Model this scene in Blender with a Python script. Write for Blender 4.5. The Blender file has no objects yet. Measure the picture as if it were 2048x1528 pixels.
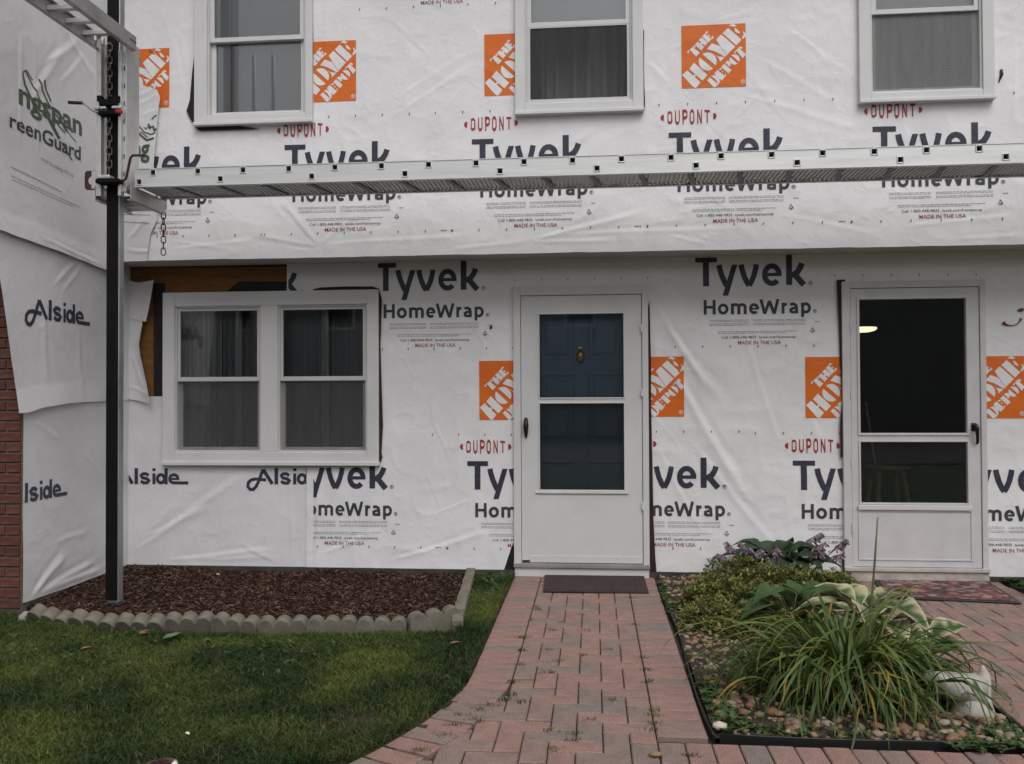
import bpy, bmesh, math, random
import numpy as np
from mathutils import Vector, Matrix
from mathutils.geometry import tessellate_polygon

random.seed(7)
RNG = np.random.default_rng(7)
SC = bpy.context.scene
COL = SC.collection
R = math.radians

# ------------------------------------------------------------------ camera
F = 1750.0; PSI = .0923; RHO = .0044; TH = .0163; CAM = (0.0, -6.67, 1.36)
cam_d = bpy.data.cameras.new('camera')
cam_d.sensor_width = 36.0
cam_d.lens = F / 2048 * 36.0
cam_d.clip_start = .05
cam_d.clip_end = 500
cam = bpy.data.objects.new('camera', cam_d)
COL.objects.link(cam)
cam.matrix_world = (Matrix.Translation(CAM) @ Matrix.Rotation(PSI, 4, 'Z') @
                    Matrix.Rotation(math.pi / 2 + TH, 4, 'X') @ Matrix.Rotation(-RHO, 4, 'Z'))
SC.camera = cam

# ------------------------------------------------------------------ overcast sky, soft sun, exposure
SUN_EL, SUN_AZ = R(54), R(158)          # azimuth measured clockwise from +Y
W = bpy.data.worlds.new('World'); SC.world = W; W.use_nodes = True
nt = W.node_tree; nt.nodes.clear()
o_ = nt.nodes.new('ShaderNodeOutputWorld'); b_ = nt.nodes.new('ShaderNodeBackground')
s_ = nt.nodes.new('ShaderNodeTexSky'); s_.sky_type = 'NISHITA'; s_.sun_disc = False
s_.sun_elevation = SUN_EL; s_.sun_rotation = SUN_AZ; s_.air_density = 1.0; s_.dust_density = 4.0; s_.ozone_density = 1.0
h_ = nt.nodes.new('ShaderNodeHueSaturation'); h_.inputs['Saturation'].default_value = .12
nt.links.new(s_.outputs[0], h_.inputs['Color']); nt.links.new(h_.outputs[0], b_.inputs[0])
b_.inputs[1].default_value = .116; nt.links.new(b_.outputs[0], o_.inputs[0])
sun_d = bpy.data.lights.new('sun', 'SUN'); sun_d.energy = 1.1; sun_d.angle = R(50); sun_d.color = (1, .975, .95)
sun = bpy.data.objects.new('sun', sun_d); COL.objects.link(sun)
sdir = Vector((math.sin(SUN_AZ) * math.cos(SUN_EL), math.cos(SUN_AZ) * math.cos(SUN_EL), math.sin(SUN_EL)))
sun.rotation_euler = (-sdir).to_track_quat('-Z', 'Y').to_euler()
sun.location = (0, -8, 12)
SC.view_settings.view_transform = 'Standard'; SC.view_settings.look = 'None'
SC.view_settings.gamma = 1; SC.view_settings.use_curve_mapping = False
SC.view_settings.exposure = 0.0
SC.render.engine = 'CYCLES'
SC.cycles.max_bounces = 6; SC.cycles.diffuse_bounces = 3; SC.cycles.glossy_bounces = 3; SC.cycles.transparent_max_bounces = 10

# ------------------------------------------------------------------ pixel -> place helpers (photo pixels, 2048 x 1528)
def ray(px, py):
    u = px - 1024; v = py - 764; uu = u - RHO * v; vv = v + RHO * u
    x = uu / F; z = -vv / F
    y2 = math.cos(TH) - z * math.sin(TH); z2 = math.sin(TH) + z * math.cos(TH)
    return (x * math.cos(PSI) - y2 * math.sin(PSI), x * math.sin(PSI) + y2 * math.cos(PSI), z2)
def on(ax, val, px, py):
    r = ray(px, py); t = (val - CAM[ax]) / r[ax]
    return tuple(CAM[i] + r[i] * t for i in range(3))
def atY(Y, px, py):
    p = on(1, Y, px, py); return p[0], p[2]
def atX(X, px, py):
    p = on(0, X, px, py); return p[1], p[2]
def G(px, py, z=0.0):
    p = on(2, z, px, py); return p[0], p[1]

# ------------------------------------------------------------------ objects
def tag(o, label=None, cat=None, group=None, kind=None):
    if label: o['label'] = label
    if cat: o['category'] = cat
    if group: o['group'] = group
    if kind: o['kind'] = kind
    return o
def empty(name, loc=(0, 0, 0), label=None, cat=None, group=None, rz=0):
    o = bpy.data.objects.new(name, None); COL.objects.link(o)
    o.location = loc; o.rotation_euler = (0, 0, rz); o.empty_display_size = .1
    return tag(o, label, cat, group)
def wpos(o):
    p = Vector((0, 0, 0))
    while o is not None:
        p = p + o.location; o = o.parent
    return p
def link_mesh(me, name, mat=None, parent=None):
    ob = bpy.data.objects.new(name, me); COL.objects.link(ob)
    if mat is not None and not me.materials: me.materials.append(mat)
    if parent is not None: ob.parent = parent
    return ob
def mesh_obj(name, V, Fc, mat, parent=None, smooth=False, world=True, bevel=0, cols=None, kind=None):
    V = np.asarray(V, float).reshape(-1, 3)
    if parent is not None and world:
        V = V - np.array(wpos(parent))
    me = bpy.data.meshes.new(name)
    me.from_pydata(V.tolist(), [], [tuple(int(i) for i in f) for f in Fc])
    me.update()
    if smooth: me.polygons.foreach_set('use_smooth', np.ones(len(me.polygons), bool))
    if cols is not None:
        a = me.color_attributes.new('Col', 'FLOAT_COLOR', 'POINT')
        c = np.ones((len(V), 4), np.float32); c[:, :3] = cols
        a.data.foreach_set('color', c.ravel())
    ob = link_mesh(me, name, mat, parent)
    if bevel:
        m = ob.modifiers.new('bevel', 'BEVEL'); m.width = bevel; m.segments = 2; m.limit_method = 'ANGLE'; m.angle_limit = R(40)
        m.harden_normals = False
    if kind: ob['kind'] = kind
    return ob

class MB:
    def __init__(s): s.v = []; s.f = []
    def add(s, V, Fc):
        n = len(s.v); s.v += [tuple(p) for p in V]; s.f += [tuple(i + n for i in f) for f in Fc]; return s
    def box(s, x0, x1, y0, y1, z0, z1):
        if x0 > x1: x0, x1 = x1, x0
        if y0 > y1: y0, y1 = y1, y0
        if z0 > z1: z0, z1 = z1, z0
        return s.add([(x0, y0, z0), (x1, y0, z0), (x1, y1, z0), (x0, y1, z0), (x0, y0, z1), (x1, y0, z1), (x1, y1, z1), (x0, y1, z1)],
                     [(0, 3, 2, 1), (4, 5, 6, 7), (0, 1, 5, 4), (1, 2, 6, 5), (2, 3, 7, 6), (3, 0, 4, 7)])
    def tube(s, pts, r, n=8, cap=True):
        pts = [Vector(p) for p in pts]; rs = r if isinstance(r, (list, tuple)) else [r] * len(pts)
        rings = []; prev = None
        for i, p in enumerate(pts):
            d = (pts[min(i + 1, len(pts) - 1)] - pts[max(i - 1, 0)]).normalized()
            if prev is None:
                a = Vector((0, 0, 1)) if abs(d.z) < .9 else Vector((1, 0, 0))
                u = d.cross(a).normalized()
            else:
                u = (prev - d * prev.dot(d)).normalized()
            prev = u; w = d.cross(u)
            rings.append([p + (u * math.cos(2 * math.pi * k / n) + w * math.sin(2 * math.pi * k / n)) * rs[i] for k in range(n)])
        V = [q for rg in rings for q in rg]; Fc = []
        for i in range(len(rings) - 1):
            for k in range(n):
                Fc.append((i * n + k, i * n + (k + 1) % n, (i + 1) * n + (k + 1) % n, (i + 1) * n + k))
        if cap:
            Fc.append(tuple(range(n - 1, -1, -1))); Fc.append(tuple((len(rings) - 1) * n + k for k in range(n)))
        return s.add(V, Fc)
    def lathe(s, c, prof, n=20):
        V = []; Fc = []
        for (r, z) in prof:
            V += [(c[0] + r * math.cos(2 * math.pi * k / n), c[1] + r * math.sin(2 * math.pi * k / n), c[2] + z) for k in range(n)]
        for i in range(len(prof) - 1):
            for k in range(n):
                Fc.append((i * n + k, i * n + (k + 1) % n, (i + 1) * n + (k + 1) % n, (i + 1) * n + k))
        Fc.append(tuple(range(n - 1, -1, -1))); Fc.append(tuple((len(prof) - 1) * n + k for k in range(n)))
        return s.add(V, Fc)
    def prism_y(s, poly, y0, y1):        # polygon in (x, z), extruded along y
        n = len(poly)
        V = [(x, y0, z) for x, z in poly] + [(x, y1, z) for x, z in poly]
        tri = tessellate_polygon([[Vector((x, z, 0)) for x, z in poly]])
        Fc = [tuple(t) for t in tri] + [tuple(i + n for i in t[::-1]) for t in tri]
        Fc += [(i, (i + 1) % n, (i + 1) % n + n, i + n) for i in range(n)]
        return s.add(V, Fc)
    def build(s, name, mat, parent=None, **k):
        ob = mesh_obj(name, s.v, s.f, mat, parent, **k)
        bm = bmesh.new(); bm.from_mesh(ob.data); bmesh.ops.recalc_face_normals(bm, faces=bm.faces); bm.to_mesh(ob.data); bm.free()
        return ob
def boxpart(name, mat, parent, *b, bevel=.003, **k):
    return MB().box(*b).build(name, mat, parent, bevel=bevel, **k)

# ------------------------------------------------------------------ materials (all procedural)
def mat_new(name):
    m = bpy.data.materials.new(name); m.use_nodes = True
    n = m.node_tree.nodes; p = n['Principled BSDF']; return m, n, m.node_tree.links, p
def tex(n, l, kind, scale, detail=4, rough=.6, coord='Object', vscale=None, **kw):
    tc = n.new('ShaderNodeTexCoord'); t = n.new(kind)
    src = tc.outputs[coord]
    if vscale:
        mp = n.new('ShaderNodeMapping'); mp.inputs['Scale'].default_value = vscale; l.new(src, mp.inputs[0]); src = mp.outputs[0]
    l.new(src, t.inputs['Vector']); t.inputs['Scale'].default_value = scale
    if kind == 'ShaderNodeTexNoise':
        t.inputs['Detail'].default_value = detail; t.inputs['Roughness'].default_value = rough
    return t
def ramp(n, l, fac, stops):
    r = n.new('ShaderNodeValToRGB'); e = r.color_ramp.elements
    while len(e) < len(stops): e.new(.5)
    for i, (p, c) in enumerate(stops):
        e[i].position = p; e[i].color = (*c, 1) if len(c) == 3 else c
    l.new(fac, r.inputs[0]); return r
def bump(n, l, p, h, strength, dist, prev=None):
    b = n.new('ShaderNodeBump'); b.inputs['Strength'].default_value = strength; b.inputs['Distance'].default_value = dist
    l.new(h, b.inputs['Height'])
    if prev is not None: l.new(prev.outputs[0], b.inputs['Normal'])
    l.new(b.outputs[0], p.inputs['Normal']); return b
def simple(name, col, rough=.5, metal=0, var=.12, vs=6, bs=0, bscale=60, spec=.5, vscale=None, coord='Object', bdist=.002):
    m, n, l, p = mat_new(name)
    p.inputs['Roughness'].default_value = rough; p.inputs['Metallic'].default_value = metal
    p.inputs['Specular IOR Level'].default_value = spec
    t = tex(n, l, 'ShaderNodeTexNoise', vs, 6, .65, coord, vscale)
    c = np.array(col)
    r = ramp(n, l, t.outputs['Fac'], [(.3, tuple(c * (1 - var))), (.7, tuple(np.minimum(c * (1 + var), 1)))])
    l.new(r.outputs[0], p.inputs['Base Color'])
    if bs:
        t2 = tex(n, l, 'ShaderNodeTexNoise', bscale, 4, .6, coord, vscale); bump(n, l, p, t2.outputs['Fac'], bs, bdist)
    return m
def colattr(name, rough=.6, spec=.3, sheen=0, bs=0, bscale=200, trans=0):
    m, n, l, p = mat_new(name)
    a = n.new('ShaderNodeAttribute'); a.attribute_name = 'Col'
    t = tex(n, l, 'ShaderNodeTexNoise', 14, 5); r = ramp(n, l, t.outputs['Fac'], [(.3, (.8, .8, .8)), (.7, (1.15, 1.15, 1.15))])
    mx = n.new('ShaderNodeMix'); mx.data_type = 'RGBA'; mx.blend_type = 'MULTIPLY'; mx.inputs[0].default_value = 1
    l.new(a.outputs['Color'], mx.inputs[6]); l.new(r.outputs[0], mx.inputs[7]); l.new(mx.outputs[2], p.inputs['Base Color'])
    p.inputs['Roughness'].default_value = rough; p.inputs['Specular IOR Level'].default_value = spec
    if bs:
        t2 = tex(n, l, 'ShaderNodeTexNoise', bscale, 3); bump(n, l, p, t2.outputs['Fac'], bs, .002)
    if trans:
        out = n['Material Output']; tr = n.new('ShaderNodeBsdfTranslucent'); ms = n.new('ShaderNodeMixShader'); ms.inputs[0].default_value = trans
        l.new(mx.outputs[2], tr.inputs[0]); l.new(p.outputs[0], ms.inputs[1]); l.new(tr.outputs[0], ms.inputs[2]); l.new(ms.outputs[0], out.inputs[0])
    return m
def wrap_like(name, col, rough=.5, var=.04, spec=.35, print_=False):
    m, n, l, p = mat_new(name)
    p.inputs['Roughness'].default_value = rough; p.inputs['Specular IOR Level'].default_value = spec
    c = np.array(col)
    t = tex(n, l, 'ShaderNodeTexNoise', 2.2, 8, .7)
    r = ramp(n, l, t.outputs['Fac'], [(.3, tuple(c * (1 - var * 1.6))), (.6, tuple(np.minimum(c * (1 + var), 1)))])
    src = r.outputs[0]
    if print_:       # worn ink: tiny gaps where the woven sheet shows through
        t3 = tex(n, l, 'ShaderNodeTexNoise', 180, 3, .7)
        r3 = ramp(n, l, t3.outputs['Fac'], [(.32, (.22, .22, .22)), (.44, (0, 0, 0))])
        mx = n.new('ShaderNodeMix'); mx.data_type = 'RGBA'; l.new(r3.outputs[0], mx.inputs[0]); l.new(src, mx.inputs[6]); mx.inputs[7].default_value = (.6, .59, .6, 1)
        src = mx.outputs[2]
    l.new(src, p.inputs['Base Color'])
    # crumple: ridged small folds
    rg = tex(n, l, 'ShaderNodeTexNoise', 5.5, 3, .55); rg.noise_type = 'RIDGED_MULTIFRACTAL'; rg.inputs['Distortion'].default_value = .6
    b0 = bump(n, l, p, rg.outputs['Fac'], .40, .012)
    rg2 = tex(n, l, 'ShaderNodeTexNoise', 17, 2, .5); rg2.noise_type = 'RIDGED_MULTIFRACTAL'; rg2.inputs['Distortion'].default_value = .9
    b1 = bump(n, l, p, rg2.outputs['Fac'], .50, .004, b0)
    t4 = tex(n, l, 'ShaderNodeTexNoise', 55, 2, .6)
    bump(n, l, p, t4.outputs['Fac'], .10, .004, b1)
    return m
M = {}
M['wrap'] = wrap_like('wrap_white', (.80, .785, .802))
M['wrap2'] = wrap_like('wrap_grey_white', (.725, .71, .73), .42)
M['navy'] = wrap_like('ink_navy', (.038, .037, .062), .45, .1, .3, True)
M['char'] = wrap_like('ink_charcoal', (.048, .048, .055), .45, .1, .3, True)
M['red'] = wrap_like('ink_red', (.36, .03, .035), .45, .1, .3, True)
M['dimred'] = wrap_like('ink_dark_red', (.30, .06, .065), .45, .1, .3, True)
M['orange'] = wrap_like('ink_orange', (.72, .155, .018), .45, .06, .3)
M['inkwhite'] = wrap_like('ink_white', (.80, .79, .80))
M['greyink'] = wrap_like('ink_grey', (.33, .33, .34), .5, .1, .3, True)
M['green'] = wrap_like('ink_green', (.07, .10, .06), .45, .1, .3, True)
M['vinyl'] = simple('white_vinyl', (.65, .645, .65), .42, var=.06, vs=2.5, bs=.04, bscale=40)
M['oldpaint'] = None
M['sash'] = simple('sash_white', (.58, .575, .57), .45, var=.05, vs=5)
M['dirty'] = simple('dirty_white', (.5, .48, .46), .6, var=.2, vs=7)
M['ply'] = simple('sheathing_brown', (.20, .085, .022), .8, var=.35, vs=5, vscale=(1, 1, 6), bs=.2)
M['felt'] = simple('black_felt', (.012, .010, .010), .8, var=.3, vs=9)
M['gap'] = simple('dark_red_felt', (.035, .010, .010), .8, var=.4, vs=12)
M['alu'] = simple('aluminium', (.70, .70, .70), .48, .6, var=.12, vs=4, vscale=(.4, 3, 6), bs=.03, bscale=30)
M['alu2'] = simple('aluminium_dull', (.42, .41, .41), .5, .8, var=.25, vs=5, bs=.03, bscale=30)
M['galv'] = simple('galvanised', (.62, .61, .6), .38, .6, var=.12, vs=9)
M['rubber'] = simple('black_rubber', (.0045, .0045, .005), .7, var=.4, vs=8, bs=.08, bscale=80, spec=.18)
M['steel'] = simple('dark_steel', (.05, .045, .045), .45, .7, var=.3, vs=20)
M['chain'] = simple('chain_steel', (.15, .14, .13), .45, .8, var=.35, vs=30)
M['handle'] = simple('rusty_rod', (.065, .030, .028), .55, .3, var=.35, vs=20)
M['redgrip'] = simple('red_plastic', (.35, .02, .02), .45)
M['bronze'] = simple('dark_bronze', (.028, .022, .02), .35, .5, var=.2)
M['brass'] = simple('brass', (.55, .38, .14), .3, .9, var=.15)
M['bluedoor'] = simple('blue_door_paint', (.26, .37, .50), .45, var=.1, vs=4)
M['concrete'] = simple('edging_concrete', (.155, .138, .110), .9, var=.36, vs=7, bs=.5, bscale=120, bdist=.004)
M['found'] = simple('foundation_dark', (.05, .045, .042), .9, var=.4, vs=8, bs=.3)
M['soil'] = simple('soil', (.032, .022, .016), .95, var=.5, vs=12, bs=.6, bscale=50, bdist=.02)
M['dirt'] = simple('lawn_soil', (.030, .026, .014), .95, var=.5, vs=9, bs=.5, bscale=60, bdist=.01)
M['mulch'] = simple('mulch_base', (.026, .011, .008), .95, var=.55, vs=25, bs=.8, bscale=70, bdist=.02)
M['joint'] = simple('joint_sand', (.045, .036, .028), .95, var=.5, vs=20, bs=.5)
M['blackplastic'] = simple('black_plastic', (.010, .010, .011), .45, var=.3, vs=10)
M['mat'] = simple('brown_rubber_mat', (.040, .025, .022), .85, var=.3, vs=12, bs=.5, bscale=300, bdist=.003)
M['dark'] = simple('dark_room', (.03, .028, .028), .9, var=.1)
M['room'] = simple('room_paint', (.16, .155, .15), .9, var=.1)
M['curtain'] = simple('sheer_curtain', (.58, .58, .58), .8, var=.12, vs=3, vscale=(14, 1, .4))
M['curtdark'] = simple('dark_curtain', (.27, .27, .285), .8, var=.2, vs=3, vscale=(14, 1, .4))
M['shade'] = simple('window_shade', (.88, .88, .89), .7, var=.02)
M['stool'] = simple('stool_wood', (.34, .27, .2), .5, var=.2)
M['siding'] = simple('blue_grey_siding', (.27, .275, .285), .7, var=.1, vs=1)
M['roof'] = simple('roof_shingle', (.05, .05, .05), .9, var=.2)
M['figure'] = simple('weathered_white', (.46, .43, .395), .7, var=.25, vs=22, bs=.2, bscale=60)
M['copper'] = simple('copper_brown', (.17, .085, .04), .45, .4, var=.25, vs=20)
M['wine'] = simple('wine_gloss', (.035, .004, .012), .12, var=.2)
M['highlight'] = simple('pale_highlight', (.7, .72, .72), .15, var=.05)
M['leaf'] = colattr('leaf_paint', .5, .35, trans=.22)
M['petal'] = colattr('petal', .6, .2, trans=.2)
M['deck'] = simple('deck_aluminium', (.62, .62, .61), .5, .25, var=.12, vs=5)
M['grass'] = colattr('grass_blades', .6, .25, trans=.3)
M['chips'] = colattr('mulch_chips', .85, .2)
M['pebble'] = None
M['dryleaf'] = simple('dry_leaf', (.26, .13, .07), .7, var=.3, vs=30)
M['redleaf'] = simple('red_leaf', (.18, .02, .02), .6, var=.3, vs=30)
M['stem'] = simple('stem', (.06, .05, .03), .7, var=.3)
M['paperchip'] = simple('white_chip', (.7, .69, .66), .7)

def rnd_mat(name, stops, rough, speck, bs=.35, bscale=150, bd=.004, moss=None, vs=6):
    """each piece takes its own colour from Object Info > Random, plus grain and stains"""
    m, n, l, p = mat_new(name)
    oi = n.new('ShaderNodeObjectInfo')
    r = ramp(n, l, oi.outputs['Random'], stops)
    t = tex(n, l, 'ShaderNodeTexNoise', vs, 6, .7, 'Object'); r1 = ramp(n, l, t.outputs['Fac'], [(.25, (.62, .64, .64)), (.75, (1.2, 1.17, 1.15))])
    mx = n.new('ShaderNodeMix'); mx.data_type = 'RGBA'; mx.blend_type = 'MULTIPLY'; mx.inputs[0].default_value = 1
    l.new(r.outputs[0], mx.inputs[6]); l.new(r1.outputs[0], mx.inputs[7])
    t2 = tex(n, l, 'ShaderNodeTexNoise', 160, 2, .5, 'Object'); r2 = ramp(n, l, t2.outputs['Fac'], [(.36, (1 - speck,) * 3), (.5, (1, 1, 1)), (.68, (1 + speck,) * 3)])
    mx2 = n.new('ShaderNodeMix'); mx2.data_type = 'RGBA'; mx2.blend_type = 'MULTIPLY'; mx2.inputs[0].default_value = 1
    l.new(mx.outputs[2], mx2.inputs[6]); l.new(r2.outputs[0], mx2.inputs[7])
    src = mx2.outputs[2]
    if moss:
        t3 = tex(n, l, 'ShaderNodeTexNoise', 1.3, 5, .7, 'Object'); r3 = ramp(n, l, t3.outputs['Fac'], [(.5, (0, 0, 0)), (.72, (.55, .55, .55))])
        mx3 = n.new('ShaderNodeMix'); mx3.data_type = 'RGBA'; l.new(r3.outputs[0], mx3.inputs[0]); l.new(src, mx3.inputs[6]); mx3.inputs[7].default_value = (*moss, 1)
        src = mx3.outputs[2]
    l.new(src, p.inputs['Base Color']); p.inputs['Roughness'].default_value = rough; p.inputs['Specular IOR Level'].default_value = .3
    bump(n, l, p, t2.outputs['Fac'], bs, bd)
    return m
M['paver'] = rnd_mat('paver_concrete', [(0, (.33, .198, .17)), (.25, (.305, .19, .167)), (.45, (.27, .19, .17)), (.75, (.235, .188, .17)), (.9, (.33, .205, .178)), (1, (.30, .195, .17))], .85, .26, moss=(.125, .105, .078), vs=9)
M['brick'] = rnd_mat('red_brick', [(0, (.15, .050, .038)), (.5, (.115, .042, .034)), (.8, (.14, .060, .044)), (1, (.085, .038, .034))], .85, .3, moss=(.24, .19, .16), vs=14)
M['pebble'] = rnd_mat('river_stone', [(0, (.30, .20, .12)), (.2, (.26, .13, .065)), (.4, (.20, .16, .12)), (.6, (.34, .25, .16)), (.75, (.19, .10, .06)), (.93, (.42, .37, .30)), (1, (.26, .17, .10))], .6, .15, bs=.12, vs=30)
M['mortar'] = simple('mortar', (.20, .17, .14), .95, var=.25, vs=14, bs=.4)

def glass_mat(name, tint=(.9, .92, .92), refl=1.0, screen=0.0, screen_col=(.08, .08, .085)):
    """thin pane: clear transmission with a fresnel mirror; a fine mesh screen, where there is one, hides part of it"""
    m, n, l, p = mat_new(name); n.remove(p); out = n['Material Output']
    tr = n.new('ShaderNodeBsdfTransparent'); tr.inputs[0].default_value = (*tint, 1)
    gl = n.new('ShaderNodeBsdfGlossy'); gl.inputs['Roughness'].default_value = .015; gl.inputs[0].default_value = (refl, refl, refl, 1)
    fr = n.new('ShaderNodeFresnel'); fr.inputs[0].default_value = 2.0
    t = tex(n, l, 'ShaderNodeTexNoise', 2.5, 2); b = n.new('ShaderNodeBump'); b.inputs['Strength'].default_value = .02; b.inputs['Distance'].default_value = .02
    l.new(t.outputs['Fac'], b.inputs['Height']); l.new(b.outputs[0], gl.inputs['Normal'])
    ms = n.new('ShaderNodeMixShader'); l.new(fr.outputs[0], ms.inputs[0]); l.new(tr.outputs[0], ms.inputs[1]); l.new(gl.outputs[0], ms.inputs[2])
    last = ms
    if screen:
        df = n.new('ShaderNodeBsdfDiffuse'); df.inputs[0].default_value = (*screen_col, 1)
        m2 = n.new('ShaderNodeMixShader'); m2.inputs[0].default_value = screen
        l.new(ms.outputs[0], m2.inputs[1]); l.new(df.outputs[0], m2.inputs[2]); last = m2
    l.new(last.outputs[0], out.inputs[0]); return m
M['glass'] = glass_mat('window_glass')
def screen_mat(name, cover, col):
    m, n, l, p = mat_new(name); n.remove(p); out = n['Material Output']
    tr = n.new('ShaderNodeBsdfTransparent'); df = n.new('ShaderNodeBsdfDiffuse'); df.inputs[0].default_value = (*col, 1)
    # woven mesh: the cover of the wires varies slightly with the slack of the cloth
    t = tex(n, l, 'ShaderNodeTexNoise', 5, 3, .5, 'Object', (3, 1, .35)); r = ramp(n, l, t.outputs['Fac'], [(.3, (cover * .82,) * 3), (.7, (min(1, cover * 1.12),) * 3)])
    ms = n.new('ShaderNodeMixShader'); l.new(r.outputs[0], ms.inputs[0]); l.new(tr.outputs[0], ms.inputs[1]); l.new(df.outputs[0], ms.inputs[2]); l.new(ms.outputs[0], out.inputs[0])
    return m
M['screen'] = screen_mat('insect_screen', .45, (.13, .13, .135))
M['screen_thin'] = screen_mat('insect_screen_thin', .22, (.06, .06, .075))
M['screen_grey'] = screen_mat('insect_screen_grey', .62, (.26, .26, .26))
# ------------------------------------------------------------------ loose sheet geometry
def vnoise(x, y, seed=0):
    xi = np.floor(x).astype(np.int64); yi = np.floor(y).astype(np.int64); fx = x - xi; fy = y - yi
    fx = fx * fx * fx * (fx * (fx * 6 - 15) + 10); fy = fy * fy * fy * (fy * (fy * 6 - 15) + 10)
    def h(a, b):
        n = (a * 374761393 + b * 668265263 + seed * 974634777) & 0x7fffffff
        n = ((n ^ (n >> 13)) * 1274126177) & 0x7fffffff
        return ((n ^ (n >> 16)) & 0xffff) / 65535.0
    return (h(xi, yi) * (1 - fx) + h(xi + 1, yi) * fx) * (1 - fy) + (h(xi, yi + 1) * (1 - fx) + h(xi + 1, yi + 1) * fx) * fy
class Wrinkle:
    """height of a slack sheet off its wall: soft billows, crumple and long pulled creases"""
    def __init__(s, seed, billow=.006, crumple=.002, creases=()):
        s.seed = seed; s.b = billow; s.c = crumple; s.cr = list(creases)
    def __call__(s, a, b):
        a = np.asarray(a, float); b = np.asarray(b, float)
        d = s.b * vnoise(a * 1.3, b * 1.3, s.seed) + .6 * s.b * vnoise(a * 3.1 + 9, b * 3.1, s.seed + 1)
        wa = a + .10 * vnoise(a * 3, b * 3, s.seed + 5); wb = b + .10 * vnoise(a * 3 + 7, b * 3, s.seed + 6)
        r = np.sqrt((2 * vnoise(wa * 6.5, wb * 6.5, s.seed + 2) - 1) ** 2 + .004)
        d = d + s.c * (1 - r) ** 1.5
        for (x0, z0, x1, z1, w, amp) in s.cr:
            dx, dz = x1 - x0, z1 - z0; L = math.hypot(dx, dz); ux, uz = dx / L, dz / L
            t = (a - x0) * ux + (b - z0) * uz; q = -(a - x0) * uz + (b - z0) * ux
            q = q + .22 * w * np.sin(t / L * 7 + s.seed)
            tt = np.clip(t / L, 0, 1); win = np.clip(np.minimum(tt, 1 - tt) * 5, 0, 1) * (t > 0) * (t < L)
            ww = w * (.55 + .6 * tt)
            d = d + .85 * amp * win * (np.exp(-np.sqrt(q * q + (.35 * ww) ** 2) / ww * 1.15) * 1.3 - .4 * np.exp(-((q - 1.8 * ww) / ww) ** 2))
        return np.maximum(d + .002, .0008)
def rand_creases(n, a0, a1, b0, b1, seed, ang=(0, math.pi), ln=(.15, .6), w=(.008, .02), amp=(.002, .006)):
    g = random.Random(seed); out = []
    for _ in range(n):
        x = g.uniform(a0, a1); z = g.uniform(b0, b1); t = g.uniform(*ang); L = g.uniform(*ln)
        out.append((x, z, x + L * math.cos(t), z + L * math.sin(t), g.uniform(*w), g.uniform(*amp)))
    return out
class Sheet:
    """plane 'Y': faces -Y at Y=pos, a = X.   plane 'X': faces +X at X=pos, a = Y."""
    def __init__(s, plane, pos, wr): s.plane = plane; s.pos = pos; s.w = wr; s.ob = None
    def P(s, a, b, off=0.0):
        a = np.asarray(a, float); b = np.asarray(b, float); d = s.w(a, b) + off
        if s.plane == 'Y': return np.stack([a, s.pos - d, b], -1)
        return np.stack([s.pos + d, a, b], -1)
    def build(s, name, a0, a1, b0, b1, parent, mat, step=.014, left=None, right=None, bot=None, top=None, holes=(), curl=None, label=None):
        na = max(4, int(abs(a1 - a0) / step)); nb = max(4, int((b1 - b0) / step))
        S, T = np.meshgrid(np.linspace(0, 1, na + 1), np.linspace(0, 1, nb + 1))
        bz = b0 + (b1 - b0) * T
        l = np.interp(bz, *zip(*sorted(left))) if left else np.full_like(bz, a0)
        r = np.interp(bz, *zip(*sorted(right))) if right else np.full_like(bz, a1)
        A = l + (r - l) * S
        lo = np.interp(A, *zip(*sorted(bot))) if bot else np.full_like(A, b0)
        hi = np.interp(A, *zip(*sorted(top))) if top else np.full_like(A, b1)
        # ragged knife-cut edges
        lo = lo + .004 * (vnoise(A * 9, A * 0 + 3, s.w.seed + 20) - .5)
        B = lo + (hi - lo) * T
        V = s.P(A, B)
        if curl is not None:
            c = curl(S, T, A, B)
            if s.plane == 'Y': V[..., 1] -= c
            else: V[..., 0] += c
        V = V.reshape(-1, 3)
        idx = np.arange((na + 1) * (nb + 1)).reshape(nb + 1, na + 1)
        q = np.stack([idx[:-1, :-1], idx[:-1, 1:], idx[1:, 1:], idx[1:, :-1]], -1).reshape(-1, 4)
        if holes:
            keep = np.ones(len(q), bool); Af = A.ravel(); Bf = B.ravel()
            for (h0, h1, g0, g1) in holes:
                ins = (Af > h0) & (Af < h1) & (Bf > g0) & (Bf < g1)
                keep &= ~ins[q].all(1)
            q = q[keep]
        s.ob = mesh_obj(name, V, q, mat, parent, smooth=True); s.holes = list(holes)
        if label: s.ob['label'] = label
        return s

# ------------------------------------------------------------------ flat print: strokes and polygons in drawing units (x right, y down)
def stroke(pts, w, closed=False):
    n = len(pts); out = []
    P = [Vector(p) for p in pts]
    nor = []
    for i in range(n):
        if closed: a, b = P[(i - 1) % n], P[(i + 1) % n]
        else: a, b = P[max(i - 1, 0)], P[min(i + 1, n - 1)]
        d = (b - a).normalized(); nr = Vector((-d.y, d.x))
        if 0 < i < n - 1 or closed:
            e = (P[(i + 1) % n] - P[i]).normalized(); c = max(.45, abs(Vector((-e.y, e.x)).dot(nr))); nr = nr / c
        nor.append(nr)
    for i in range(n if closed else n - 1):
        j = (i + 1) % n
        out.append([tuple(P[i] + nor[i] * w / 2), tuple(P[j] + nor[j] * w / 2), tuple(P[j] - nor[j] * w / 2), tuple(P[i] - nor[i] * w / 2)])
    return out
def rect(x0, x1, y0, y1): return [[(x0, y0), (x1, y0), (x1, y1), (x0, y1)]]
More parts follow.
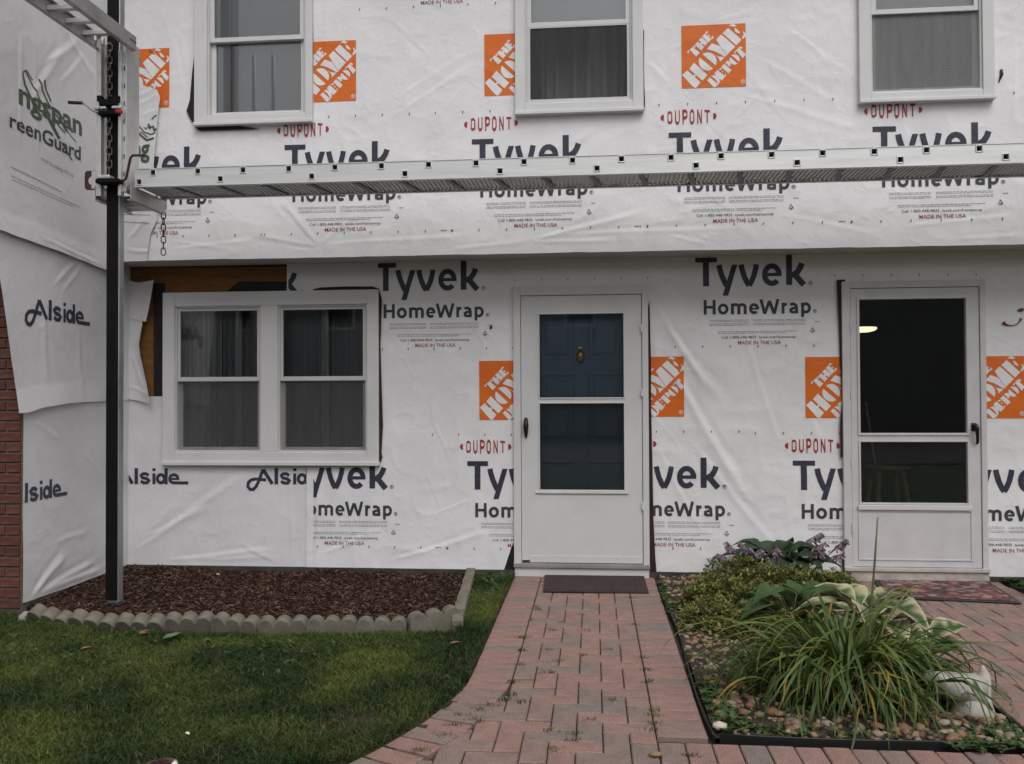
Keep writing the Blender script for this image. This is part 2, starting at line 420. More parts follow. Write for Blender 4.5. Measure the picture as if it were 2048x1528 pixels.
def arc(cx, cy, rx, ry, a0, a1, n=14):      # degrees, 0 = right, 90 = up (y is down)
    return [(cx + rx * math.cos(R(a0 + (a1 - a0) * k / n)), cy - ry * math.sin(R(a0 + (a1 - a0) * k / n))) for k in range(n + 1)]
def ring(cx, cy, rx, ry, w, n=22): return stroke(arc(cx, cy, rx, ry, 0, 360, n)[:-1], w, True)
def reg_mark(cx, cy, r):
    return ring(cx, cy, r, r, r * .22, 14) + stroke([(cx - r * .3, cy + r * .45), (cx - r * .3, cy - r * .5), (cx + r * .25, cy - r * .45), (cx + r * .25, cy - r * .05), (cx - r * .2, cy)], r * .2) + stroke([(cx, cy), (cx + r * .35, cy + r * .45)], r * .2)
def convex(polys):
    out = []
    for p in polys:
        n = len(p)
        if n <= 3: out.append(p); continue
        s = [((p[(i + 1) % n][0] - p[i][0]) * (p[(i + 2) % n][1] - p[(i + 1) % n][1]) - (p[(i + 1) % n][1] - p[i][1]) * (p[(i + 2) % n][0] - p[(i + 1) % n][0])) for i in range(n)]
        if all(v >= -1e-9 for v in s) or all(v <= 1e-9 for v in s): out.append(p)
        else:
            for t in tessellate_polygon([[Vector((x, y, 0)) for x, y in p]]): out.append([p[i] for i in t])
    return out
def clip_half(p, ax, v, keep_gt):
    out = []; n = len(p)
    for i in range(n):
        a, b = p[i], p[(i + 1) % n]; ia = (a[ax] >= v) if keep_gt else (a[ax] <= v); ib = (b[ax] >= v) if keep_gt else (b[ax] <= v)
        if ia: out.append(a)
        if ia != ib:
            t = (v - a[ax]) / (b[ax] - a[ax]); out.append((a[0] + t * (b[0] - a[0]), a[1] + t * (b[1] - a[1])))
    return out
def dice(polys, g):
    for ax in (0, 1):
        nxt = []
        for p in polys:
            lo = min(q[ax] for q in p); hi = max(q[ax] for q in p)
            k0 = math.floor(lo / g) + 1; rest = p
            while k0 * g < hi - 1e-7 and rest:
                c = clip_half(rest, ax, k0 * g, False)
                if len(c) > 2: nxt.append(c)
                rest = clip_half(rest, ax, k0 * g, True); k0 += 1
            if len(rest) > 2: nxt.append(rest)
        polys = nxt
    return polys
def put(sheet, name, polys, mat, fn, off=.0024, stagger=True, clip=None, g=.03, cmt=None):
    """lay print on a sheet; fn maps drawing units to (a, z) on the sheet's plane"""
    V = []; Fc = []; key = {}; offs = []
    for i, p in enumerate(convex(polys)):
        q = [fn(x, y) for x, y in p]
        if clip:
            for ax, v, gt in clip:
                if len(q) > 2: q = clip_half(q, ax, v, gt)
            if len(q) < 3: continue
        o = off + (i % 9) * .00009 if stagger else off
        for d in dice([q], g):
            f = []; ca_ = sum(t[0] for t in d) / len(d); cb_ = sum(t[1] for t in d) / len(d)
            if any(h[0] < ca_ < h[1] and h[2] < cb_ < h[3] for h in sheet.holes): continue
            for (a, b) in d:
                k = (round(a, 5), round(b, 5), round(o, 6))
                if k not in key: key[k] = len(V); V.append((a, b)); offs.append(o)
                if not f or f[-1] != key[k]: f.append(key[k])
            if len(f) > 2 and f[0] == f[-1]: f.pop()
            if len(set(f)) > 2: Fc.append(f)
    if not Fc: return None
    V = np.array(V); P = sheet.P(V[:, 0], V[:, 1], np.array(offs))
    ob = mesh_obj(name, P, Fc, mat, sheet.ob, smooth=True)
    if name in ('small_print', 'nail_marks', 'printed_emblem', 'recycling_mark', 'red_tag_mark', 'phone_line', 'origin_line'): ob['kind'] = 'stuff'
    if sheet.plane == 'Y':      # all faces look out from the wall
        bm = bmesh.new(); bm.from_mesh(ob.data)
        bad = [f for f in bm.faces if f.normal.y > 0]; bmesh.ops.reverse_faces(bm, faces=bad); bm.to_mesh(ob.data); bm.free()
    return ob
FONT_CACHE = {}
def font_tris(body, offset=0.0):
    k = (body, offset)
    if k in FONT_CACHE: return FONT_CACHE[k]
    cu = bpy.data.curves.new('lettering', 'FONT'); cu.body = body; cu.size = 1; cu.offset = offset; cu.resolution_u = 3
    ob = bpy.data.objects.new('lettering', cu); COL.objects.link(ob)
    bpy.context.view_layer.update()
    me = bpy.data.meshes.new_from_object(ob.evaluated_get(bpy.context.evaluated_depsgraph_get()))
    me.calc_loop_triangles(); v = [(p.co.x, -p.co.y) for p in me.vertices]
    out = [[v[i] for i in t.vertices] for t in me.loop_triangles]
    bpy.data.objects.remove(ob); bpy.data.curves.remove(cu); bpy.data.meshes.remove(me)
    xs = [p[0] for t in out for p in t]; ys = [p[1] for t in out for p in t]
    FONT_CACHE[k] = (out, min(xs), max(xs), min(ys), max(ys)); return FONT_CACHE[k]
def font_fit(body, x0, x1, y0, y1, offset=0.0):
    """letters stretched into a box of drawing units"""
    t, a, b, c, d = font_tris(body, offset)
    return [[(x0 + (x - a) / (b - a) * (x1 - x0), y0 + (y - c) / (d - c) * (y1 - y0)) for x, y in p] for p in t]

# --- the repeated print of the white wrap, drawn in units of 1/1940 m from the top left corner of the big T
def glyphs_big():
    o = rect(0, 310, 0, 72) + rect(110, 196, 73, 420)
    o += [[(524, 112), (602, 112), (468, 560), (388, 560)]] + stroke([(339, 112), (352, 180), (380, 270), (418, 360), (448, 420)], 78)
    o += stroke([(655, 112), (668, 180), (696, 280), (735, 370), (768, 419)], 76) + stroke([(872, 112), (860, 180), (834, 280), (800, 360), (765, 419)], 76) + [[(715, 390), (808, 390), (796, 421), (728, 421)]]
    o += stroke(arc(1090, 266, 101, 126, 0, 318, 24), 76) + rect(1022, 1228, 240, 288)
    o += rect(1290, 1376, -18, 420) + stroke([(1512, 108), (1490, 172), (1450, 235), (1398, 268), (1360, 276)], 80) + stroke([(1385, 262), (1432, 292), (1480, 352), (1540, 421)], 84)
    return o
def glyphs_sub():
    w = 42; o = rect(117, 160, 620, 832) + rect(245, 287, 620, 832) + rect(160, 245, 705, 744)
    o += ring(395, 754, 54, 60, w)
    o += rect(506, 548, 674, 832) + stroke(arc(573, 728, 46, 36, 150, 0, 8) + [(619, 832)], w) + stroke(arc(664, 728, 45, 36, 150, 0, 8) + [(709, 832)], w)
    o += stroke(arc(835, 754, 50, 60, 0, 315, 18), w) + rect(803, 902, 742, 768)
    o += stroke([(932, 620), (985, 831)], w) + stroke([(985, 831), (1052, 645)], w) + stroke([(1052, 645), (1120, 831)], w) + stroke([(1120, 831), (1173, 620)], w)
    o += rect(1222, 1264, 674, 832) + stroke([(1243, 745), (1255, 705), (1300, 692)], w)
    o += stroke([(1345, 700), (1390, 692), (1425, 712), (1434, 750), (1434, 832)], w) + stroke([(1434, 752), (1390, 754), (1352, 772), (1352, 803), (1385, 815), (1434, 806)], 38)
    o += rect(1497, 1538, 676, 884) + stroke(arc(1562, 754, 52, 60, 130, -130, 14), w)
    return o
def glyphs_dupont():
    u = .06; L = []
    w = .30
    def S(p, x0, sx): L.extend([[(x0 + x * sx, y) for x, y in q] for q in p])
    s = .19
    S(stroke([(.1, .08), (.1, .92)], s) + stroke([(.1, .09), (.6, .09), (.85, .2), (.85, .8), (.6, .91), (.1, .91)], s), 0, .118)
    S(stroke([(.12, 0), (.12, .75), (.3, .91), (.65, .91), (.85, .75), (.85, 0)], s), .175, .118)
    S(stroke([(.12, 1), (.12, .09), (.65, .09), (.88, .2), (.88, .45), (.65, .56), (.12, .56)], s), .35, .118)
    S(stroke([(.12, .25), (.3, .09), (.65, .09), (.85, .25), (.85, .75), (.65, .91), (.3, .91), (.12, .75)], s, True), .515, .118)
    S(stroke([(.12, 1), (.12, 0)], s) + stroke([(.12, .03), (.85, .97)], s) + stroke([(.85, 1), (.85, 0)], s), .69, .118)
    S(rect(0, 1, 0, .17) + rect(.4, .62, .17, 1), .865, .122)
    out = []
    for p in L:
        q = []
        for x, y in p:
            h = .80 + .20 * (1 - (2 * x - 1) ** 2); q.append((-.007 + .303 * x, -.11 + (y - .5) * .107 * h))
        out.append(q)
    def cap(cx, sgn): return [[(cx, -.11 - .021)] + [(cx - sgn * .024 * math.cos(R(t)), -.11 + .024 * math.sin(R(t)) * .95) for t in range(-75, 76, 15)] + [(cx, -.11 + .021)]]
    out += cap(-.033, 1) + cap(.316, -1)
    return [[(x * 1940, y * 1940) for x, y in p] for p in out]
def hd_norm(p):
    out = []
    for x, y in p:
        top = 148 - (x - 90) * .031; botm = 1438 - (x - 90) * .008
        out.append((min(max((x - 90) / 1360, -.004), 1.004), min(max((y - top) / (botm - top), -.004), 1.004)))
    return out
def seg_circle(cx, cy, r, dx, dy, gap):
    L = math.hypot(dx, dy); nx, ny = -dy / L, dx / L; P = []
    for sg in (1, -1):
        pts = [(cx + r * math.cos(2 * math.pi * k / 40), cy + r * math.sin(2 * math.pi * k / 40)) for k in range(40)]
        q = [p for p in pts if sg * ((p[0] - cx) * nx + (p[1] - cy) * ny) > gap]
        q.sort(key=lambda p: math.atan2((p[1] - cy) * sg * nx * 0 + (p[0] - cx) * dx / L + (p[1] - cy) * dy / L, 1e-9 + sg * ((p[0] - cx) * nx + (p[1] - cy) * ny)))
        P.append(q)
    return P
HD = [[(265, 645), (325, 590), (480, 700), (400, 785)], [(205, 685), (372, 548), (397, 598), (360, 596), (326, 588), (262, 642), (238, 722)],
      [(375, 545), (430, 480), (575, 590), (510, 665)], [(455, 455), (515, 395), (655, 500), (590, 570)], [(455, 555), (505, 492), (545, 522), (490, 580)],
      [(530, 375), (590, 315), (730, 430), (665, 500)], [(592, 312), (630, 258), (664, 280), (622, 322)], [(640, 338), (690, 345), (712, 385), (668, 368)], [(742, 362), (782, 390), (735, 440), (722, 420)],
      [(100, 1165), (210, 1070), (488, 1318), (395, 1437), (345, 1428)], [(250, 1040), (355, 915), (640, 1175), (530, 1290)], [(328, 1192), (362, 1148), (398, 1180), (360, 1218)],
      [(628, 640), (735, 520), (895, 575), (1050, 790), (1000, 802), (800, 690)], [(825, 440), (935, 335), (1225, 595), (1095, 725), (1050, 775), (900, 560)],
      [(800, 742), (862, 795), (1005, 812), (900, 912), (888, 850)],
      [(965, 310), (1080, 200), (1365, 455), (1250, 570)], [(1095, 165), (1170, 104), (1262, 155), (1215, 182), (1150, 166)], [(1212, 205), (1252, 215), (1336, 300), (1310, 326), (1236, 290)], [(1382, 268), (1450, 320), (1450, 390), (1385, 442), (1368, 420), (1408, 340)],
      [(630, 1285), (690, 1225), (835, 1350), (835, 1400), (800, 1437), (770, 1432)], [(712, 1200), (762, 1178), (850, 1192), (896, 1260), (890, 1340), (838, 1425), (850, 1330), (800, 1262)],
      [(780, 1145), (850, 1075), (1015, 1215), (940, 1300)], [(868, 1068), (930, 1033), (952, 1060), (908, 1082)], [(938, 1090), (986, 1108), (958, 1132)], [(1018, 1140), (1034, 1198), (1000, 1196)],
      [(930, 1015), (995, 950), (1150, 1085), (1080, 1150)], [(1008, 930), (1070, 888), (1122, 920), (1136, 970), (1090, 1022), (1078, 985), (1040, 950)],
      [(1255, 690), (1320, 640), (1450, 760), (1385, 845)], [(1198, 722), (1330, 594), (1392, 630), (1362, 650), (1322, 636), (1256, 686), (1218, 742)]]
HD += seg_circle(645, 895, 188, 1, .83, 24) + seg_circle(1212, 866, 108, 1, .9, 12)
HDN = [hd_norm(p) for p in HD]
def alside():
    w = 46
    o = stroke([(412, 300), (292, 118)], w) + stroke([(292, 118), (262, 190), (232, 270), (200, 335), (160, 372), (120, 370), (92, 335), (98, 285), (135, 250), (190, 238), (330, 250)], 40)
    o += rect(440, 488, 100, 306)
    o += stroke([(632, 195), (600, 172), (555, 172), (530, 195), (545, 222), (610, 236), (636, 258), (618, 286), (570, 290), (525, 268)], 40)
    o += rect(684, 726, 166, 306) + rect(684, 726, 100, 136)
    o += ring(800, 234, 48, 52, 42) + rect(848, 892, 100, 306)
    o += stroke(arc(975, 234, 56, 52, 0, 270, 18) + [(1030, 286), (1170, 286)], 40) + rect(936, 1050, 222, 250)
    return o
BIG = glyphs_big(); SUB = glyphs_sub(); DUP = glyphs_dupont(); ALS = alside()
def dashes(x0, x1, y, h, g, wl=(10, 55)):
    o = []; x = x0
    while x < x1 - 8:
        w = min(g.uniform(*wl), x1 - x); o += rect(x, x + w, y - h / 2, y + h / 2); x += w + g.uniform(7, 12)
    return o
def print_block(sh, px, py, parts='tdhsmk', clip=None, scale=1.0, rot=0.0, Y=None):
    """parts: d red oval name, t big word, h second word, s small print, m red line, k tick row, o orange logo, r recycling mark"""
    if sh.plane == 'Y': ax, az = atY(sh.pos if Y is None else Y, px, py)
    U = scale / 1940; c, s = math.cos(rot), math.sin(rot)
    fn = lambda x, y: (ax + (x * c - y * s) * U, az - (x * s + y * c) * U)
    g = random.Random(int(px * 7 + py))
    if 't' in parts: put(sh, 'printed_word', BIG + reg_mark(1632, 398, 27), M['navy'], fn, clip=clip)
    if 'h' in parts: put(sh, 'printed_word', SUB + reg_mark(1690, 800, 25), M['char'], fn, clip=clip)
    if 'd' in parts: put(sh, 'printed_name', DUP, M['red'], fn, clip=clip)
    if 's' in parts:
        o = []
        for y in (915, 935, 968, 988): o += dashes(205, 765, y, 7, g) + dashes(820, 1560, y, 7, g)
        for y in (1082, 1106): o += dashes(320, 1460 - (190 if y > 1090 else 0), y, 8, g)
        put(sh, 'small_print', o, M['greyink'], fn, clip=clip)
        put(sh, 'phone_line', font_fit('Call 1-800-448-9835  tyvek.com/homewrap', 372, 1416, 1146, 1196), M['char'], fn, clip=clip)
    if 'm' in parts: put(sh, 'origin_line', font_fit('MADE IN THE USA', 600, 1208, 1218, 1272, .006), M['dimred'], fn, clip=clip)
    if 'r' in parts:
        put(sh, 'recycling_mark', stroke([(1625, 1092), (1652, 1040), (1682, 1092)], 8, True) + rect(1640, 1668, 1106, 1113) + dashes(1690, 1750, 955, 9, g, (20, 30)), M['char'], fn, clip=clip)
    if 'o' in parts:
        fo = lambda x, y: (ax + .095 + .452 * x, az + (.767 - .452 * y))
        put(sh, 'printed_logo_panel', rect(0, 1, 0, 1), M['orange'], fo, off=.0024, stagger=False, clip=clip)
        put(sh, 'printed_logo_letters', HDN, M['inkwhite'], fo, off=.0036, clip=clip)
        put(sh, 'registered_mark', reg_mark(.952, .925, .032), M['inkwhite'], fo, off=.0036, clip=clip)
    if 'k' in parts:
        o = []
        for k in range(-1, 7): o += rect(95 + k * 394 - 5, 95 + k * 394 + 6, 1290, 1316) + rect(95 + k * 394 - 1, 95 + k * 394 + 12, 1282, 1296)
        put(sh, 'nail_marks', o, M['char'], fn, clip=clip)
    if 'K' in parts:
        o = []
        for k in range(-1, 6): o += rect(-132 + k * 394 - 5, -132 + k * 394 + 6, -400, -374) + rect(-132 + k * 394 - 1, -132 + k * 394 + 12, -408, -394)
        put(sh, 'nail_marks', o, M['char'], fn, clip=clip)
    if 'q' in parts:
        put(sh, 'red_tag_mark', dashes(2290, 2375, 1292, 14, g, (22, 26)), M['dimred'], fn, clip=clip)
# ================================================================== the ground
def plane_grid(name, x0, x1, y0, y1, z, mat, step=None, h=None, kind='structure', parent=None):
    if step is None:
        return mesh_obj(name, [(x0, y0, z), (x1, y0, z), (x1, y1, z), (x0, y1, z)], [(0, 1, 2, 3)], mat, parent, kind=kind)
    nx = int((x1 - x0) / step); ny = int((y1 - y0) / step)
    X, Y = np.meshgrid(np.linspace(x0, x1, nx + 1), np.linspace(y0, y1, ny + 1))
    Z = z + (h(X, Y) if h else 0)
    idx = np.arange((nx + 1) * (ny + 1)).reshape(ny + 1, nx + 1)
    q = np.stack([idx[:-1, :-1], idx[:-1, 1:], idx[1:, 1:], idx[1:, :-1]], -1).reshape(-1, 4)
    return mesh_obj(name, np.stack([X, Y, Z], -1).reshape(-1, 3), q, mat, parent, smooth=True, kind=kind)
plane_grid('ground', -150, 150, -150, 60, -.035, simple('far_ground', (.04, .055, .025), .95, var=.35, vs=3, bs=.4))
plane_grid('street', -60, 60, -19.5, -11.5, -.02, simple('asphalt', (.05, .05, .052), .9, var=.2, vs=6, bs=.3))

# ================================================================== the townhouse
house = empty('townhouse', (0, 0, 0), 'two-storey townhouse front wrapped in white printed house wrap, its siding stripped off', 'house')
WX = -3.695                                   # side wall plane
XR = 4.3
def wall_holes(name, mat, x0, x1, z0, z1, y0, y1, holes, parent):
    xs = sorted({x0, x1, *[h[0] for h in holes], *[h[1] for h in holes]}); zs = sorted({z0, z1, *[h[2] for h in holes], *[h[3] for h in holes]})
    mb = MB()
    for i in range(len(xs) - 1):
        for j in range(len(zs) - 1):
            cx = (xs[i] + xs[i + 1]) / 2; cz = (zs[j] + zs[j + 1]) / 2
            if any(h[0] < cx < h[1] and h[2] < cz < h[3] for h in holes): continue
            mb.box(xs[i], xs[i + 1], y0, y1, zs[j], zs[j + 1])
    # drop the inner faces between neighbouring cells
    cnt = {}
    V = [tuple(round(c, 5) for c in p) for p in mb.v]
    for f in mb.f: cnt[frozenset(V[i] for i in f)] = cnt.get(frozenset(V[i] for i in f), 0) + 1
    mb.f = [f for f in mb.f if cnt[frozenset(V[i] for i in f)] == 1]
    return mb.build(name, mat, parent)
def ringbox(mb, x0, x1, z0, z1, l, r, b, t, y0, y1):
    mb.box(x0, x0 + l, y0, y1, z0, z1); mb.box(x1 - r, x1, y0, y1, z0, z1)
    mb.box(x0 + l, x1 - r, y0, y1, z0, z0 + b); mb.box(x0 + l, x1 - r, y0, y1, z1 - t, z1); return mb
def R2(Y, x0, y0, x1, y1):       # pixel rectangle on plane Y -> x0, x1, z0, z1 (averaged over its corners)
    a = atY(Y, x0, y0); b = atY(Y, x1, y0); c = atY(Y, x0, y1); d = atY(Y, x1, y1)
    return (a[0] + c[0]) / 2, (b[0] + d[0]) / 2, (c[1] + d[1]) / 2, (a[1] + b[1]) / 2
UY = -.33
LW = R2(-.045, 325, 582, 757, 930)            # lower double window casing
D1F = R2(-.04, 1027, 571, 1297.5, 1131)       # door frames (outer) and leaves
D1L = R2(-.03, 1043, 591, 1284, 1126)
D2F = R2(-.04, 1686, 561, 1974, 1140)
D2L = R2(-.03, 1703, 576, 1960, 1134)
UWs = []
for (a, b, bot) in ((388, 624, 251), (1030, 1287, 224), (1719, 1990, 203)):
    x0, x1, z0, z1 = R2(UY - .05, a, bot - 120, b, bot); UWs.append((x0, x1, 3.402, 3.402 + 1.42))
lower_holes = [(LW[0] + .05, LW[1] - .05, LW[2] + .05, LW[3] - .05), (D1L[0] - .01, D1L[1] + .01, .06, D1L[3] + .01), (D2L[0] - .01, D2L[1] + .01, .06, D2L[3] + .01)]
upper_holes = [(u[0] + .05, u[1] - .05, u[2] + .06, u[3] - .05) for u in UWs]
wall_holes('lower_wall', M['ply'], WX, XR, .04, 2.43, .003, .12, lower_holes, house)
wall_holes('upper_wall', M['ply'], WX, XR, 2.425, 5.2, UY + .003, UY + .12, upper_holes, house)
boxpart('foundation', M['found'], house, WX, XR, -.03, .11, -.1, .038, bevel=0)
boxpart('soffit', simple('soffit_grey', (.50, .49, .48), .7, var=.08), house, WX + .002, XR, UY + .004, .002, 2.404, 2.424, bevel=0)
boxpart('side_wall', M['ply'], house, WX - .14, WX, -1.29, 2.0, .03, 2.42, bevel=0)
boxpart('upper_side_wall', M['ply'], house, WX - .14, WX - .001, -1.63, 2.0, 2.42, 5.2, bevel=0)
boxpart('roof', M['roof'], house, WX - .6, XR + .3, -.75, 6.0, 5.2, 5.32, bevel=0)
# rooms behind the openings
def room(x0, x1, y0, y1, z0, z1, mat):
    V = [(x0, y0, z0), (x1, y0, z0), (x1, y1, z0), (x0, y1, z0), (x0, y0, z1), (x1, y0, z1), (x1, y1, z1), (x0, y1, z1)]
    return mesh_obj('room', V, [(0, 1, 2, 3), (7, 6, 5, 4), (1, 5, 6, 2), (2, 6, 7, 3), (3, 7, 4, 0)], mat, house)
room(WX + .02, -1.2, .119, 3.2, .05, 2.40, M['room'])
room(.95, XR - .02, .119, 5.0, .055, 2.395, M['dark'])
for u in UWs: room(u[0] - .25, u[1] + .25, UY + .119, 2.2, 2.6, 5.0, M['room'])

# ------------------------------------------------------------------ house wrap sheets
def pxcr(Y, l): # creases given in pixels: (x0, y0, x1, y1, width m, height m)
    o = []
    for (x0, y0, x1, y1, w, a) in l:
        p = atY(Y, x0, y0); q = atY(Y, x1, y1); o.append((*p, *q, w, a))
    return o
sB = Sheet('Y', -.005, Wrinkle(11, .007, .0036, rand_creases(46, -2.3, -.6, .1, 2.3, 3, (.3, 2.2), (.1, .4), (.006, .014), (.001, .0035)) +
     pxcr(0, [(770, 1125, 990, 1060, .02, .006), (640, 1110, 760, 1060, .02, .005), (632, 1130, 640, 960, .022, .008)])))
zb = lambda px, py: atY(0, px, py)[1]; xb = lambda px, py: atY(0, px, py)[0]
sB.build('house_wrap', xb(575, 550), xb(1036, 800), zb(800, 1139), 2.41, house, M['wrap'], step=.010,
         left=[(0, xb(614, 1130)), (.80, xb(614, 930)), (.9, xb(600, 900)), (2.15, xb(575, 590)), (2.5, xb(575, 530))],
         right=[(zb(1008, 1141), xb(1008, 1141)), (zb(1024, 1092), xb(1024, 1092)), (zb(1030, 1075), xb(1034, 1075)), (2.41, xb(1036, 520))],
         bot=[(xb(600, 1135), zb(600, 1135)), (xb(800, 1139), zb(800, 1139)), (xb(1010, 1141), zb(1010, 1141))],
         holes=[(LW[0] + .04, LW[1] - .03, LW[2] + .03, LW[3] - .03)])
sD = Sheet('Y', -.010, Wrinkle(17, .004, .003))
sD.build('house_wrap', xb(1015, 540), xb(1336, 540), zb(1100, 590), 2.405, house, M['wrap'],
         bot=[(xb(1015, 571), zb(1015, 571)), (xb(1040, 585), zb(1040, 590)), (xb(1290, 585), zb(1290, 590)), (xb(1300, 571), zb(1300, 571)), (xb(1322, 566), zb(1322, 566)), (xb(1336, 556), zb(1336, 556))])
sC = Sheet('Y', 0, Wrinkle(23, .008, .0042, rand_creases(52, .4, 3.6, .2, 2.3, 5, (1.6, 2.7), (.12, .5), (.007, .016), (.001, .0035)) +
     pxcr(0, [(1320, 640, 1440, 800, .03, .012), (1330, 720, 1500, 1010, .035, .015), (1305, 600, 1420, 790, .02, .008), (1310, 890, 1400, 1060, .02, .007), (1370, 870, 1560, 1110, .025, .008), (1480, 640, 1560, 900, .02, .005), (1600, 740, 1640, 900, .02, .005)])))
sC.build('house_wrap', xb(1291, 800), XR, .028, 2.41, house, M['wrap'],
         left=[(.02, xb(1313, 1143)), (.3, xb(1307, 1070)), (.55, xb(1297, 1000)), (2.41, xb(1290, 520))],
         bot=[(.4, zb(1313, 1143)), (1.6, zb(1680, 1146)), (2.8, zb(1980, 1156)), (XR, zb(2040, 1157))],
         holes=[(D2F[0] + .03, D2F[1] - .03, -1, D2F[3] - .03)])
# lower left sheet with the script name, and its loose torn flaps by the window
sA = Sheet('Y', .001, Wrinkle(31, .008, .0012, pxcr(0, [(265, 1105, 500, 945, .03, .010), (330, 1120, 560, 1100, .02, .008), (560, 1130, 480, 1085, .014, .006), (275, 1080, 430, 1010, .02, .006), (300, 1060, 360, 1000, .02, .005), (400, 1120, 560, 1112, .016, .006),
     (583, 1132, 582, 940, .016, .004)])))
sA.build('house_wrap', WX + .004, xb(624, 1000), zb(265, 1131), zb(300, 793), house, M['wrap2'],
         bot=[(WX, zb(262, 1129)), (xb(500, 1134), zb(500, 1134)), (xb(620, 1136), zb(620, 1136))],
         right=[(.02, xb(616, 1130)), (.5, xb(620, 1000)), (.75, xb(630, 950)), (1.5, xb(640, 800))],
         holes=[(LW[0] + .04, LW[1] - .03, LW[2] + .03, LW[3])])
sF = Sheet('Y', -.012, Wrinkle(37, .012, .003, pxcr(0, [(252, 600, 300, 575, .02, .01)])))
sF.build('loose_wrap_flap', WX + .004, xb(312, 600), zb(290, 645), zb(290, 563), house, M['wrap2'], step=.012,
         right=[(zb(302, 646), xb(302, 646)), (zb(317, 562), xb(317, 562))], top=[(WX, zb(247, 561)), (xb(280, 566), zb(280, 566)), (xb(317, 562), zb(317, 562))],
         bot=[(WX, zb(247, 636)), (xb(304, 646), zb(304, 646))], curl=lambda S, T, A, B: .05 * S ** 3 + .03 * np.clip(.3 - T, 0, 1) * S)
sF2 = Sheet('Y', -.006, Wrinkle(41, .012, .003, pxcr(0, [(262, 700, 300, 790, .015, .008), (255, 770, 310, 790, .012, .008)])))
sF2.build('loose_wrap_flap', WX + .004, xb(305, 700), zb(270, 806), zb(270, 634), house, M['wrap2'], step=.012,
          right=[(zb(312, 808), xb(313, 808)), (zb(303, 764), xb(303, 764)), (zb(290, 715), xb(290, 715)), (zb(286, 690), xb(286, 690)), (zb(292, 648), xb(292, 648)), (zb(290, 636), xb(290, 636))],
          bot=[(WX, zb(247, 797)), (xb(313, 808), zb(313, 808))], curl=lambda S, T, A, B: .045 * S ** 2 * (1 - T) + .03 * S ** 4)
# upper storey
zu = lambda px, py: atY(UY, px, py)[1]; xu = lambda px, py: atY(UY, px, py)[0]
upc = pxcr(UY, [(640, 492, 560, 400, .02, .012), (640, 492, 720, 420, .02, .010), (640, 490, 960, 470, .018, .008), (640, 493, 500, 470, .018, .010), (1056, 485, 1300, 420, .022, .012), (1056, 486, 1240, 480, .016, .010), (900, 500, 1060, 482, .014, .008),
    (1130, 470, 1500, 455, .02, .008), (1330, 470, 1420, 490, .015, .008), (1560, 430, 1760, 470, .02, .006), (1800, 455, 2040, 430, .02, .008), (1900, 480, 2048, 470, .016, .006),
    (780, 240, 960, 120, .025, .008), (790, 200, 930, 110, .02, .006), (1290, 120, 1340, 170, .02, .008), (1300, 200, 1350, 110, .02, .006), (1480, 190, 1720, 260, .03, .007), (1520, 120, 1680, 210, .025, .006), (1560, 50, 1700, 150, .02, .006),
    (340, 40, 370, 190, .016, .006), (360, 60, 380, 160, .012, .005), (320, 10, 350, 100, .014, .006), (1620, 100, 1640, 200, .014, .004), (2026, 60, 2030, 250, .02, .010), (2000, 140, 2010, 60, .015, .006),
    (340, 500, 520, 478, .016, .008), (330, 480, 470, 500, .014, .007)])
sU = Sheet('Y', UY, Wrinkle(53, .007, .0030, [(*c[:4], c[4] * .9, c[5] * .5) for c in upc] + rand_creases(120, -3.4, 3.6, 2.45, 4.4, 9, (.1, 2.6), (.12, .6), (.010, .022), (.0008, .0026))))
sU.build('house_wrap', WX + .006, XR, 2.400, 5.15, house, M['wrap'], step=.0115,
         bot=[(WX, zu(250, 522)), (xu(700, 512), zu(700, 514)), (xu(1150, 502), zu(1150, 505)), (xu(1600, 494), zu(1600, 497)), (xu(2047, 488), zu(2047, 489)), (XR, zu(2047, 487))],
         holes=[(u[0] + .03, u[1] - .03, u[2] + .03, u[3] - .03) for u in UWs])
# overlapping corner piece of the green-printed sheet on the upper storey
sK = Sheet('Y', UY - .014, Wrinkle(61, .012, .003, pxcr(UY, [(262, 480, 300, 430, .02, .012), (270, 200, 330, 170, .012, .006), (275, 215, 322, 190, .012, .006), (285, 235, 322, 220, .012, .005), (250, 500, 310, 505, .012, .010)])))
sK.build('house_wrap', WX + .006, xu(316, 300), zu(290, 523), zu(290, 178), house, M['wrap2'], step=.012,
         right=[(zu(298, 523), xu(296, 523)), (zu(304, 470), xu(304, 470)), (zu(304, 440), xu(318, 440)), (zu(310, 330), xu(312, 330)), (zu(320, 222), xu(320, 222)), (zu(322, 190), xu(324, 190)), (zu(300, 178), xu(318, 178))],
         top=[(WX, zu(240, 150)), (xu(275, 172), zu(275, 168)), (xu(324, 190), zu(324, 184))])
# side wall: three sheets lapped over each other, and their return round the front corner
yw = lambda px, py: atX(WX + .003, px, py)[0]; zw = lambda px, py: atX(WX + .003, px, py)[1]
YF = -1.30
yw2 = lambda px, py: atX(WX + .024, px, py)[0]
def wcr(l):
    o = []
    for (x0, y0, x1, y1, w, a) in l: o.append((yw(x0, y0), zw(x0, y0), yw(x1, y1), zw(x1, y1), w, a))
    return o
sW1 = Sheet('X', WX + .003, Wrinkle(71, .007, .0012, wcr([(60, 1195, 130, 1105, .03, .014), (70, 1190, 190, 1120, .022, .012), (90, 1180, 205, 1135, .018, .012), (105, 1085, 175, 1062, .02, .006), (160, 900, 205, 950, .02, .005), (60, 840, 120, 880, .02, .006)])))
sW1.build('side_wrap', YF, .0, zw(120, 1180), 1.45, house, M['wrap2'], bot=[(YF, zw(42, 1207)), (yw(130, 1176), zw(130, 1176)), (0, zw(236, 1136))])
